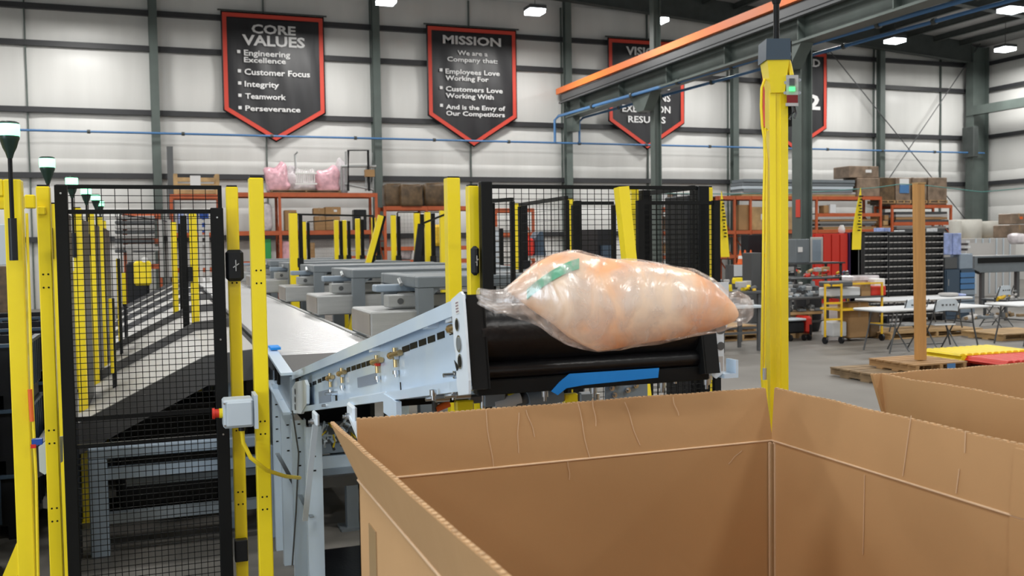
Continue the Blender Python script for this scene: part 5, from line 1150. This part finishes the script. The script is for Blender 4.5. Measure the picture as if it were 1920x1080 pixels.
# ------------------------------------------------------------------ shop floor objects
# parts bin rack, three bays
def binrack(px0, px1, Y, label):
    a = onY(px0, 437, Y); b_ = onY(px1, 437, Y); zt_ = a.z; t = thing('bin_rack', label, 'bin rack', ((a.x+b_.x)/2, Y, 0), 'black bin racks side by side')
    B((a.x, Y+.05, .08), (b_.x, Y+.4, zt_), 'body', 'drawer', t)
    n = 14; h = (zt_-.12)/n
    for k in range(n):
        z = .1+h*k; mb = MB(); mb2 = MB(); m_ = int((b_.x-a.x)/.11)
        for j in range(m_):
            w_ = (b_.x-a.x)/m_; x = a.x+w_*j
            mb.hexa([(x+.004, Y-.03, z), (x+w_-.004, Y-.03, z), (x+w_-.004, Y+.05, z), (x+.004, Y+.05, z)], [(x+.004, Y-.05, z+h*.5), (x+w_-.004, Y-.05, z+h*.5), (x+w_-.004, Y+.05, z+h*.5), (x+.004, Y+.05, z+h*.5)])
            mb2.box((x+.015, Y-.065, z+h*.5), (x+w_-.015, Y+.03, z+h*.66))
        mb.build('bin_row', 'drawer', t); mb2.build('bin_contents', 'lab', t)
    for x in (a.x, b_.x-.03): B((x, Y-.06, 0), (x+.03, Y+.4, zt_+.02), 'side_post', 'drawer', t)
    B((a.x, Y-.06, zt_), (b_.x, Y+.4, zt_+.03), 'top_cover', 'leggrey', t)
    return t
YBR = 17.6
binrack(1617, 1662, YBR, 'left bay of the black bin rack beside the yellow flag'); binrack(1663, 1712, YBR, 'middle bay of the black bin rack left of the timber post'); binrack(1713, 1766, YBR, 'right bay of the black bin rack behind the timber post')
for i, (x0, x1, yt, yb, m_, l) in enumerate(((1768, 1786, 437, 478, 'bluelit', 'left shiny pale blue film box on the blue cabinet'), (1787, 1803, 437, 478, 'bluelit', 'right shiny pale blue film box on the blue cabinet'), (1772, 1796, 482, 505, 'leggrey', 'grey box under the pale blue film boxes'), (1800, 1825, 475, 505, 'bluegrey', 'blue-grey box on the drawer unit'))):
    carton(x0, x1, yt, yb, YBR+.0, l, m_, tapec=False, name='storage_box', cat='box')
t = thing('blue_cabinet', 'dark blue steel cabinet right of the black bin rack', 'cabinet', onY(1782, 540, YBR+.1)); a = onY(1767, 505, YBR+.1); b_ = onY(1797, 505, YBR+.1); t.location = (a.x, YBR, 0); B((a.x, YBR+.02, 0), (b_.x, YBR+.5, a.z), 'body', 'bluecab', t, .01); B((a.x+.03, YBR+.0, .1), (b_.x-.02, YBR+.02, a.z-.03), 'door', 'bluecab', t); B((a.x+.07, YBR-.01, .8), (a.x+.09, YBR, .95), 'handle', 'zinc', t)
t = thing('drawer_unit', 'blue drawer unit beside the dark blue cabinet', 'cabinet', onY(1812, 540, YBR)); a = onY(1799, 505, YBR); b_ = onY(1828, 505, YBR); t.location = (a.x, YBR, 0); B((a.x, YBR, 0), (b_.x, YBR+.5, a.z), 'body', 'bluecab', t, .01)
for k in range(7): z = .15+k*(a.z-.2)/7; B((a.x+.02, YBR-.02, z), (b_.x-.02, YBR, z+.8*(a.z-.2)/7), 'drawer', 'bluegrey' if k < 4 else 'blue_pipe', t)
# things on top of bin rack
rnd = random.Random(2)
for k, (x0, w_) in enumerate(((1646, 12), (1660, 10), (1683, 8), (1690, 7), (1752, 6), (1744, 6))):
    carton(x0, x0+w_, 437-rnd.uniform(5, 10), 436, YBR+.1, ('crumpled blue-white bag on the bin rack, left end', 'small blue-white bag beside it on the bin rack', 'small white pot on the bin rack left of the post', 'second small white pot on the bin rack', 'white bottle near the right end of the bin rack', 'small pot next to the white bottle on the bin rack')[k], 'bluelit' if k < 2 else 'tablewhite', tapec=False, name='small_container', cat='container')
# folding tables
def folding_table(x0, x1, y0, y1_, z, label, legs=True):
    t = thing('folding_table', label, 'table', ((x0+x1)/2, (y0+y1_)/2, 0)); B((x0, y0, z-.045), (x1, y1_, z), 'table_top', 'tablewhite', t, .018)
    for s, x in ((1, x0+.35), (-1, x1-.35)):
        for y in (y0+.06, y1_-.06): MB().tube([(x, y, z-.045), (x-.05*s, y, .4), (x-.16*s, y, 0)], .014, 8).build('leg', 'leggrey', t)
        MB().tube([(x-.04*s, y0+.06, .45), (x-.04*s, y1_-.06, .45)], .012, 8).tube([(x, y0+.3, z-.05), (x+.4*s, y0+.38, z-.06)], .01, 6).build('cross_bar', 'leggrey', t)
    return t
a = onZ(1613, 578, .74); b_ = onZ(1881, 574, .74)
folding_table(a.x, b_.x, a.y-.55, a.y+.2, .74, 'white plastic folding table with two folding chairs pushed up to it')
a = onZ(1634, 562, .74); b_ = onZ(1838, 557, .74); ty2 = a.y; folding_table(a.x, b_.x, a.y-.3, a.y+.5, .74, 'white folding table standing behind the one with the chairs')
t3 = onZ(1883, 570, .74); folding_table(t3.x, t3.x+2.2, t3.y-.3, t3.y+.45, .74, 'white folding table cut by the right edge')
lt2 = ty2-.1
lump(1778, 1800, 549, 562, lt2, 'grey rumpled bag lying on the rear white table', 'lab', 'cloth_bag', 'bag', 21, k=.2, d=.15); lump(1802, 1816, 550, 562, lt2, 'small pale bundle beside the rumpled bag on the rear table', 'bluelit', 'cloth_bundle', 'bundle', 22, k=.2, d=.12)
# folding chairs
def folding_chair(x, y, rz, label):
    t = thing('folding_chair', label, 'chair', (x, y, 0), 'white folding chairs at the tables')
    # chair faces +Y, back towards -Y
    vs = []; n = 12; mb = MB()
    for i in range(n):
        u0 = -1+2*i/n; u1 = -1+2*(i+1)/n
        def P(u, v): return Vector((.22*u, -.23-.05*(1-u*u)*0+.04*(u*u), .70+.19*v*(1-.35*u*u*u*u) - (.19*(1-v)*.12*u*u)))
        mb.hexa([P(u0, -.05), P(u1, -.05), P(u1, -.05)+Vector((0, .02, 0)), P(u0, -.05)+Vector((0, .02, 0))], [P(u0, 1), P(u1, 1), P(u1, 1)+Vector((0, .02, 0)), P(u0, 1)+Vector((0, .02, 0))])
    for i in range(len(mb.v)): mb.v[i] = (mb.v[i][0]+x, mb.v[i][1]+y, mb.v[i][2])
    bo = mb.build('backrest', 'grey_plastic', t)
    for k in range(4): B((x-.12+.07*k, y-.235, .775), (x-.09+.07*k, y-.20, .80), 'grip_hole', 'leggrey', bo)
    B((x-.21, y-.16, .43), (x+.21, y+.22, .455), 'seat', 'tablewhite', t, .012)
    for s in (-1, 1):
        MB().tube([(x+.235*s, y-.24, .88), (x+.235*s, y-.10, .50), (x+.22*s, y+.24, 0)], .012, 8).build('leg', 'leggrey', t)
        MB().tube([(x+.20*s, y+.12, .43), (x+.20*s, y-.26, 0)], .012, 8).build('leg', 'leggrey', t)
    MB().tube([(x-.22, y+.2, .08), (x+.22, y+.2, .08)], .009).build('stretcher', 'leggrey', t)
    t.rotation_euler = (0, 0, rz); return t
pA = onZ(1712, 655, 0); pB = onZ(1772, 655, 0)
fc = folding_chair(pA.x-.12, pA.y, 0, 'white folding chair at the table, left one behind the timber post')
for src, px, rz, l in ((fc, pB-Vector((.13, 0, 0)), -.12, 'white folding chair at the table just right of the timber post'), (fc, onZ(1868, 612, 0), math.radians(10), 'white folding chair standing behind the tables near the right edge')): dup(src, (px.x, px.y, 0), rz, l)
# timber post on pallets
tpz = onZ(1726, 672, .28); tx, ty = tpz.x, tpz.y
t = thing('timber_post', 'square orange-brown timber post standing upright on stacked pallets', 'post', (tx, ty, .26)); z1 = onY(1719, 345, ty).z
MB().hexa([(tx-.06, ty-.05, .262), (tx+.06, ty-.05, .262), (tx+.06, ty+.05, .262), (tx-.06, ty+.05, .262)], [(tx-.06-.05, ty-.05, z1), (tx+.06-.05, ty-.05, z1), (tx+.06-.05, ty+.05, z1), (tx-.06-.05, ty+.05, z1)]).build('timber', 'post_wood', t); B((tx-.11, ty-.06, z1), (tx+.02, ty+.06, z1+.02), 'end_cap', 'wood', t)
a = onZ(1655, 690, .13)
pallet(tx-.42, tx+.48, ty-.35, ty+.55, .127, 'upper brown pallet carrying the timber post', 'carton', 6); pallet(tx-.88, tx+.72, ty-.45, ty+.8, 0, 'lower weathered pallet under the timber post', 'wood_old', 6)
B((tx+.12, ty-.353, .16), (tx+.26, ty-.351, .24), 'blue_mark', 'blue_pipe', [o for o in bpy.data.objects if o.get('label') == 'upper brown pallet carrying the timber post'][0])
# stacks of yellow and red corrugated sheets / signs on the floor at right
def sheets(px, py, w_, d_, z0, n, m_, label, ridges=True):
    p = onZ(px, py, z0); t = thing('corrugated_sheets', label, 'stack of sheets', (p.x, p.y, z0))
    for k in range(n):
        mb = MB(); zz = z0+.03*k; jx = .05*random.random(); m2 = int(w_/.12)
        for j in range(m2):
            x = p.x+jx+j*.12; mb.hexa([(x, p.y, zz), (x+.12, p.y, zz), (x+.12, p.y+d_, zz), (x, p.y+d_, zz)], [(x+.02, p.y, zz+.028), (x+.08, p.y, zz+.028), (x+.08, p.y+d_, zz+.028), (x+.02, p.y+d_, zz+.028)])
        mb.build('sheet', m_, t)
    return t
pp = onZ(1795, 693, .12)
pallet(pp.x-.1, pp.x+2.1, pp.y-.25, pp.y+.9, 0, 'pallet under the yellow and red sheets at the right', 'wood_old', 6)
sheets(1794, 687, 2.0, .6, .127, 2, 'red', 'bottom stack of red corrugated sheets on the floor pallet'); sheets(1797, 680, 1.35, .75, .19, 4, 'yellow', 'stack of yellow corrugated sheets lying on red ones')
sheets(1885, 690, 1.2, .8, .19, 3, 'red', 'red corrugated sheets beside the yellow stack, at the right edge')
# floor pallets and stock beyond tables
p = onZ(1690, 640, 0); pallet(p.x, p.x+2.3, p.y+.3, p.y+1.3, 0, 'long pale pallet on the floor under the white tables', 'wood', 6)
p = onZ(1880, 640, 0); pallet(p.x, p.x+1.4, p.y, p.y+1.0, 0, 'pale pallet on the floor at the right edge', 'wood', 6)
p = onZ(1370, 640, 0); pallet(p.x-.2, p.x+.75, p.y, p.y+1.0, 0, 'lower pale pallet just left of the mast', 'wood', 6); pallet(p.x-.2, p.x+.8, p.y+.3, p.y+1.2, .127, 'upper pale pallet just left of the mast', 'wood', 6)
# yellow rolling cart with goods
cx0 = onZ(1547, 645, 0); cx1 = onZ(1664, 640, 0); Yc = cx0.y; ct = thing('rolling_cart', 'yellow scaffold-style rolling cart loaded with white boxes', 'cart', ((cx0.x+cx1.x)/2, Yc+.3, 0))
zt_ = onY(1560, 532, Yc).z
for x, y in ((cx0.x, Yc), (cx0.x+.30, Yc-.08), (cx1.x, Yc), (cx1.x-.36, Yc+.5)): 
    MB().cyl((x, y, .13), (x, y, zt_), .022, 10).build('post', 'yellow_dirty', ct); MB().cyl((x-.02, y, .065), (x+.02, y, .065), .065, 14).cyl((x, y, .1), (x, y, .13), .015).build('caster', 'plastic_black', ct)
for z in (.45, .75, zt_-.03): MB().bar((cx0.x, Yc, z), (cx0.x+.30, Yc-.08, z), .035).build('rung', 'yellow_dirty', ct)
for z in (.32, .62): MB().bar((cx1.x-.36, Yc+.5, z), (cx1.x, Yc, z), .035).build('rung', 'yellow_dirty', ct)
zsh = onY(1600, 556, Yc).z
B((cx0.x+.28, Yc-.06, zsh-.03), (cx1.x, Yc+.5, zsh), 'upper_shelf', 'leggrey', ct); B((cx0.x+.28, Yc-.06, .60), (cx1.x, Yc+.5, .64), 'middle_shelf', 'yellow_dirty', ct); B((cx0.x, Yc-.02, zt_-.03), (cx1.x, Yc+.02, zt_), 'top_rail', 'yellow_dirty', ct)
for x0, x1, yt, yb, m_, l, dy in ((1557, 1614, 538, 557, 'tablewhite', 'flat white box on the yellow cart', .05), (1615, 1633, 528, 556, 'carton', 'small brown carton standing on the yellow cart', .05), (1634, 1662, 536, 555, 'red', 'dark red bin on the yellow cart', .05), (1640, 1660, 522, 538, 'skin_film', 'white crumpled bag in the red bin', .12), (1600, 1650, 516, 528, 'clearwrap', 'clear plastic bags on top of the yellow cart', .3),
        (1557, 1600, 527, 539, 'leggrey', 'grey duct tube lying across the yellow cart', -.05), (1592, 1630, 566, 635, 'carton', 'brown carton standing under the yellow cart shelf', .15), (1562, 1588, 603, 632, 'tablewhite', 'white bucket under the yellow cart', .2), (1632, 1650, 575, 632, 'carton_dark', 'dark carton under the right end of the yellow cart', .4)):
    carton(x0, x1, yt, yb, Yc+dy, l, m_, tapec=m_ == 'carton', name='cart_load', cat='box', d=.35)
# electrical cabinet, red lockers
t = thing('control_cabinet', 'grey electrical cabinet with an open white-edged door behind the mast', 'cabinet', onY(1515, 490, 19)); a = onY(1492, 493, 19); b_ = onY(1518, 448, 19); B((a.x, 19, a.z), (b_.x, 19.3, b_.z), 'body', 'midgrey', t, .01); c = onY(1541, 493, 19); B((b_.x+.01, 18.95, a.z), (c.x, 19.0, b_.z+.04), 'open_door', 'lab', t, .01); B((b_.x+.04, 18.94, a.z+.04), (c.x-.07, 18.95, b_.z-.02), 'door_panel', 'bluegrey', t); q = onY(1500, 468, 19); B(q-Vector((.06, .02, .06)), q+Vector((.06, -.001, .06)), 'paper_label', 'white', t)
t = thing('stand_table', 'dark work stand under the grey electrical cabinet', 'bench', (a.x, 19, 0)); B((a.x-.1, 18.9, a.z-.04), (c.x+.6, 19.6, a.z), 'top', 'leggrey', t)
for x in (a.x-.05, c.x+.5): B((x, 18.95, 0), (x+.05, 19.0, a.z-.04), 'leg', 'leggrey', t); B((x, 19.5, 0), (x+.05, 19.55, a.z-.04), 'leg', 'leggrey', t)
t = thing('red_lockers', 'row of red steel lockers behind the grey electrical cabinet', 'locker', onY(1560, 490, 24)); a = onY(1526, 438, 24); b_ = onY(1589, 438, 24); B((a.x, 24, 0), (b_.x, 24.5, a.z), 'body', 'red', t)
for k in range(4): w_ = (b_.x-a.x)/4; B((a.x+w_*k+.02, 23.97, .1), (a.x+w_*(k+1)-.02, 24, a.z-.04), 'door', 'red', t)
t = thing('purple_cabinet', 'narrow dark purple cabinet end beside the red lockers', 'cabinet', (b_.x+.1, 24, 0)); c = onY(1597, 440, 24); B((b_.x+.01, 23.9, 0), (c.x, 24.5, a.z+.02), 'body', mat('purple', (.06, .035, .12), .4), t)
t = thing('white_jug', 'small white object standing above the red lockers', 'container', (b_.x-.1, 24, a.z)); MB().lathe((b_.x-.05, 24.2, a.z), [(.06, 0), (.1, .05), (.1, .15), (.05, .25)], 12).build('body', 'skin_film', t); tag(t, 'small white jug standing on the red lockers', 'container')
# drawer chest left of cabinet
t = thing('drawer_chest', 'pale drawer chest just right of the mast', 'cabinet', onY(1483, 500, 20)); a = onY(1476, 520, 20); b_ = onY(1492, 452, 20); B((a.x, 20, 0), (b_.x, 20.4, b_.z), 'body', 'leggrey', t)
for k in range(9): B((a.x+.01, 19.97, .2+.19*k), (b_.x-.01, 20, .31+.19*k), 'drawer', 'lab', t)
# workbench clutter right of the mast
def heap(px0, px1, py0, py1, Y, n, label, mats, seed, smin=.05, smax=.16):
    a = onY(px0, py1, Y); b_ = onY(px1, py0, Y); rnd = random.Random(seed); grp = label
    t = thing('machine_parts', label, 'machine parts', ((a.x+b_.x)/2, Y, a.z))
    for k in range(n):
        x = rnd.uniform(a.x, b_.x); y = Y+rnd.uniform(0, .4); s = rnd.uniform(smin, smax); z = a.z+rnd.random()**1.6*(b_.z-a.z-.02)
        r = rnd.random(); m_ = rnd.choice(mats)
        if r < .4: B((x-s*.6, y-s*.4, max(a.z, z-s*.4)), (x+s*.6, y+s*.4, z+s*.3), 'bracket', m_, t, .01)
        elif r < .7: MB().cyl((x-s*.5, y, z), (x+s*.5, y+.02, z+.03), s*.35, 12).build('roller', m_, t)
        else: MB().cyl((x, y, max(a.z, z-s*.5)), (x, y+.02, z+s*.3), s*.3, 12).build('motor', m_, t)
    return t
def bench(px0, px1, pt, Y, label, m_='leggrey', d=.7):
    a = onY(px0, pt, Y); b_ = onY(px1, pt, Y); t = thing('work_table', label, 'table', ((a.x+b_.x)/2, Y, 0)); B((a.x, Y-.05, a.z-.05), (b_.x, Y+d, a.z), 'table_top', m_, t, .01)
    for x in (a.x+.02, b_.x-.07):
        for y in (Y, Y+d-.1): B((x, y, 0), (x+.05, y+.05, a.z-.05), 'leg', 'leggrey', t)
    B((a.x+.07, Y+.02, .3), (b_.x-.07, Y+.06, .34), 'stretcher', 'leggrey', t); return t
bench(1476, 1556, 558, 15.6, 'dark steel work table right of the mast loaded with grey parts')
heap(1478, 1552, 528, 558, 15.6, 34, 'grey machine parts heaped on the table right of the mast', ['lab', 'midgrey', 'leggrey', 'grey_plastic', 'alu'], 31)
heap(1478, 1545, 572, 585, 15.7, 20, 'grey parts on the low shelf right of the mast', ['lab', 'midgrey', 'leggrey', 'alu'], 32)
t = thing('low_shelf', 'low wooden shelf of parts under the table right of the mast', 'shelf', onY(1510, 588, 15.7)); a = onY(1476, 586, 15.7); b_ = onY(1540, 586, 15.7); B((a.x, 15.65, a.z-.05), (b_.x, 16.2, a.z), 'board', 'wood', t); 
for x in (a.x+.2, b_.x-.3): B((x, 15.7, 0), (x+.08, 16.1, a.z-.05), 'block', 'wood', t)
bench(1480, 1625, 521, 18.2, 'dark bench behind the yellow cart with small tools', 'leggrey'); heap(1482, 1560, 500, 521, 18.2, 26, 'dark machine parts on the bench below the electrical cabinet', ['leggrey', 'plastic_black', 'wood', 'lab', 'red'], 33)
heap(1562, 1625, 508, 521, 18.2, 22, 'coloured small parts on the bench above the yellow cart', ['red', 'lab', 'blue_pipe', 'yellow_dirty', 'tablewhite', 'leggrey'], 34, .04, .1)
t = thing('black_cart', 'low black wheeled cart with red motor box right of the mast', 'cart', onZ(1500, 640, 0)); a = onZ(1478, 640, 0); b_ = onZ(1545, 640, 0); z_ = .42
B((a.x, a.y, z_-.04), (a.x+.42, a.y+.5, z_), 'deck', 'grey_plastic', t, .01); B((a.x+.02, a.y+.02, .14), (a.x+.40, a.y+.48, z_-.06), 'body', 'plastic_black', t, .03); B((a.x+.44, a.y, .12), (b_.x, a.y+.45, .46), 'motor_box', 'red', t, .05); B((a.x+.48, a.y-.02, .10), (b_.x-.05, a.y, .30), 'grille', 'plastic_black', t)
for x in (a.x+.05, a.x+.36, b_.x-.1): MB().cyl((x-.02, a.y, .06), (x+.02, a.y, .06), .06, 14).build('wheel', 'plastic_black', t)
lump(1514, 1546, 530, 630, 16.6, 'dark green-black covered object beside the yellow cart', 'plastic_black', 'covered_object', 'machine', 41, k=.1, d=.25)
# left of the mast: table with yellow parts, cones
bench(1352, 1428, 548, 15.0, 'dark work table left of the mast with yellow parts on it'); heap(1366, 1426, 520, 548, 15.0, 22, 'yellow fittings and grey parts on the table left of the mast', ['yellow', 'yellow_dirty', 'yellow', 'leggrey', 'lab'], 35)
bench(1352, 1428, 575, 14.2, 'low grey table left of the mast with steel stock', 'grey_plastic'); heap(1352, 1426, 560, 575, 14.2, 16, 'grey steel parts on the low table left of the mast', ['lab', 'alu', 'leggrey', 'midgrey'], 36)
for i, (px, l) in enumerate(((1388, 'left orange traffic cone on the shelf left of the mast'), (1397, 'middle orange traffic cone on the shelf left of the mast'), (1408, 'right orange traffic cone on the shelf left of the mast'))):
    p = onY(px, 496, 21.45); h = .38
    if i == 0:
        cn = thing('traffic_cone', l, 'cone', p, 'orange cones'); B(p-Vector((.1, .1, 0)), p+Vector((.1, .1, .02)), 'base', 'cone', cn); MB().cyl(p+Vector((0, 0, .02)), p+Vector((0, 0, h)), .08, 14, .015).build('body', 'cone', cn); MB().cyl(p+Vector((0, 0, .15)), p+Vector((0, 0, .23)), .058, 14, .045).build('white_band', 'skin_film', cn)
    else: dup(cn, p, 0, l)
t = thing('white_shelf_box', 'white shelf unit with dark slots behind the orange cones', 'shelf', onY(1400, 515, 21.3)); a = onY(1376, 518, 21.3); b_ = onY(1414, 496, 21.3); B((a.x, 21.3, 0), (b_.x, 21.7, b_.z), 'body', 'leggrey', t)
for k in range(5): z = a.z+k*(b_.z-a.z)/5; B((a.x, 21.27, z), (b_.x, 21.3, z+.06), 'shelf_edge', 'tablewhite', t)
bx = onY(1418, 500, 19); tag(B((bx.x-.12, 19, 0), (bx.x+.14, 19.4, onY(1418, 474, 19).z), 'grey_locker', 'leggrey', None, .01), 'dark grey locker left of the mast behind the tables', 'locker'); bx = onY(1420, 455, 26); tag(B((bx.x-.35, 26, 0), (bx.x+.2, 26.4, onY(1418, 440, 26).z), 'black_locker', 'plastic_black', None, .01), 'tall black locker under the long rack left of the mast', 'locker')
# feather flags
def flag(px0, pt, px1, pb, Y, label):
    a = onY(px0, pt, Y); b_ = onY(px1, pb, Y); t = thing('feather_flag', label, 'flag', (b_.x, Y, 0)); h = a.z-b_.z; n = 14; vs = []
    for i in range(n+1):
        u = i/n; z = b_.z+h*u; xc = b_.x+(a.x-b_.x)*u; w_ = .15*math.sin(math.pi*min(1, (1-u)*1.25+.02)*.5)*1.0
        for s in (-1, 1): vs.append((xc+s*w_*.8, Y+.015*math.sin(u*5), z))
    fs = [(2*i, 2*i+1, 2*i+3, 2*i+2) for i in range(n)]; o = MB().add(vs, fs).build('flag_cloth', 'yellow', t); m_ = o.modifiers.new('s', 'SOLIDIFY'); m_.thickness = .006
    MB().tube([(b_.x+.1, Y+.05, .0), (b_.x+.1, Y+.05, b_.z), (a.x+.04, Y+.05, a.z)], .012).build('pole', 'leggrey', t)
    mb = MB(); 
    for k in range(12): z = b_.z+h*(.3+.05*k); xc = b_.x+(a.x-b_.x)*(.3+.05*k); mb.box((xc-.035+.02*math.sin(k*2.1), Y-.05, z), (xc+.035+.02*math.sin(k*1.3), Y-.04, z+h*.022))
    mb.build('black_print', 'black', t); B((b_.x-.03, Y-.3, 0), (b_.x+.23, Y+.3, .03), 'base', 'plastic_black', t); return t
flag(1613, 352, 1606, 468, 17.2, 'yellow feather flag with black print left of the black bin rack'); flag(1352, 358, 1360, 482, 20, 'yellow feather flag with black print behind the narrow mesh door')
# grey roller conveyor machine on the right
gm = thing('idle_conveyor', 'grey conveyor section on legs standing below the white rolls', 'conveyor', onY(1880, 500, 22)); a = onY(1828, 512, 20.5); b_ = onY(1925, 478, 20.5)
B((a.x, 20.5, a.z), (b_.x, 20.7, b_.z), 'side_frame', 'midgrey', gm, .01); B((a.x, 20.7, b_.z-.1), (b_.x, 21.6, b_.z), 'bed', 'lab', gm, .01); B((a.x, 21.6, a.z), (b_.x, 21.7, b_.z+.35), 'rear_guard', 'lab', gm); B((a.x+.1, 20.48, b_.z-.2), (b_.x-.1, 20.5, b_.z-.05), 'dark_slot', 'black', gm)
for x in (a.x+.3, b_.x-.3): B((x, 20.55, 0), (x+.1, 20.65, a.z), 'leg', 'leggrey', gm)
MB().tube([onY(1835, 512, 20.3), onY(1810, 500, 20.3)], .04).build('drive_shaft', 'black', gm)
t = thing('grey_bin', 'pale grey steel bin in front of the big white roll', 'bin', onY(1850, 470, 24)); a = onY(1828, 472, 24); b_ = onY(1905, 446, 24); B((a.x, 24, 0), (b_.x, 24.8, b_.z), 'body', 'lab', t, .01)
for k in range(6): x = a.x+(b_.x-a.x)*k/6; B((x, 23.97, .1), (x+.04, 24, b_.z), 'rib', 'grey_plastic', t)
lump(1908, 1926, 440, 458, 21, 'white rumpled plastic bag at the right edge', 'clearwrap', 'plastic_bag', 'bag', 45, k=.3, d=.2)
flatstack(1812, 1824, 450, 475, 5, 'short white slatted trays left of the grey conveyor section', ['tablewhite', 'leggrey'], 21)
# low clutter behind the tables
heap(1805, 1920, 585, 600, 15.5, 30, 'grey and brown scrap parts on the floor behind the tables', ['leggrey', 'wood_old', 'lab', 'midgrey'], 37, .06, .2)
bench(1885, 1930, 562, 16.8, 'dark bench at the right edge behind the third table')
heap(1888, 1920, 536, 562, 16.8, 16, 'dark machine parts with a yellow tip at the right edge', ['leggrey', 'plastic_black', 'lab', 'yellow_dirty'], 38)
# green lead across the racks
tag(MB().tube([onY(x, y, 30) for x, y in ((1200, 362), (1370, 364), (1530, 360), (1640, 352), (1690, 345), (1740, 348), (1840, 360), (1930, 352))], .018).build('green_cord', mat('teal_cord', (.06, .22, .2), .5)), 'thin teal cord strung across in front of the orange racks', 'cord')
# under the thrown bag: machine pieces seen below the conveyor nose
NEAR = True
t = ic; a = onY(1136, 750, 3.5); b_ = onY(1214, 718, 3.5); B((a.x, 3.5, a.z-.02), (b_.x, 3.51, b_.z+.03), 'valve_plate', 'bluegrey', t)
for x_, y_ in ((1145, 727), (1150, 740), (1190, 722), (1175, 731)): p = onY(x_, y_, 3.5); bolt((p.x, 3.5, p.z), (0, -1, 0), .012, .015, t)
rnd = random.Random(39)
def under(px, py, Y, s_, m_, k):
    p = onY(px, py, Y); mb = MB()
    if k == 0: mb.box(p-Vector((s_, s_*.5, s_*.6)), p+Vector((s_, s_*.5, s_*.6)), .006)
    elif k == 1: mb.cyl(p-Vector((s_, 0, 0)), p+Vector((s_, 0, .02)), s_*.5, 12)
    else: mb.cyl(p-Vector((0, 0, s_)), p+Vector((0, 0, s_)), s_*.4, 10)
    mb.build(('bracket', 'air_cylinder', 'valve')[k], m_, t)
for px, py, s_, m_, k in ((925, 748, .05, 'midgrey', 0), (950, 757, .06, 'lab', 1), (962, 745, .03, 'yellow', 0), (985, 752, .05, 'leggrey', 1), (1003, 757, .03, 'red', 1), (1020, 748, .08, 'midgrey', 1), (1068, 746, .035, 'yellow', 0), (1085, 752, .03, 'leggrey', 2),
        (1100, 745, .04, 'midgrey', 0), (905, 752, .03, 'zinc', 2), (938, 742, .03, 'yellow', 2), (1120, 750, .03, 'zinc', 2), (870, 760, .04, 'yellow', 0), (890, 748, .03, 'leggrey', 0), (830, 766, .03, 'cone', 1), (815, 758, .03, 'leggrey', 2)):
    under(px, py, 3.9, s_, m_, k)
q_ = onY(1000, 738, 4.0); B((SX+.03, 3.98, q_.z-.01), (RX-.03, 4.02, q_.z+.012), 'lower_cross_bar', 'black', t)
for px in (812, 850, 1128, 1266, 1330): p = onY(px, 742 if px < 1000 else 712, 3.1); bolt(p+Vector((0, 0, .02)), (0, 0, -1), .012, .02, ic)
NEAR = False
t = thing('fence_post', 'yellow post foot visible low under the right end of the conveyor', 'post', onY(1334, 720, 5.9)) if False else None
# mat on floor
p = onZ(600, 1060, .0); t = tag(B((p.x-.1, p.y-.5, .0), (p.x+.35, p.y+.25, .015), 'rubber_mat', 'rubber', None, .004), 'black rubber mat on the floor beside the foreground carton', 'mat')
print('objects', len(bpy.data.objects))
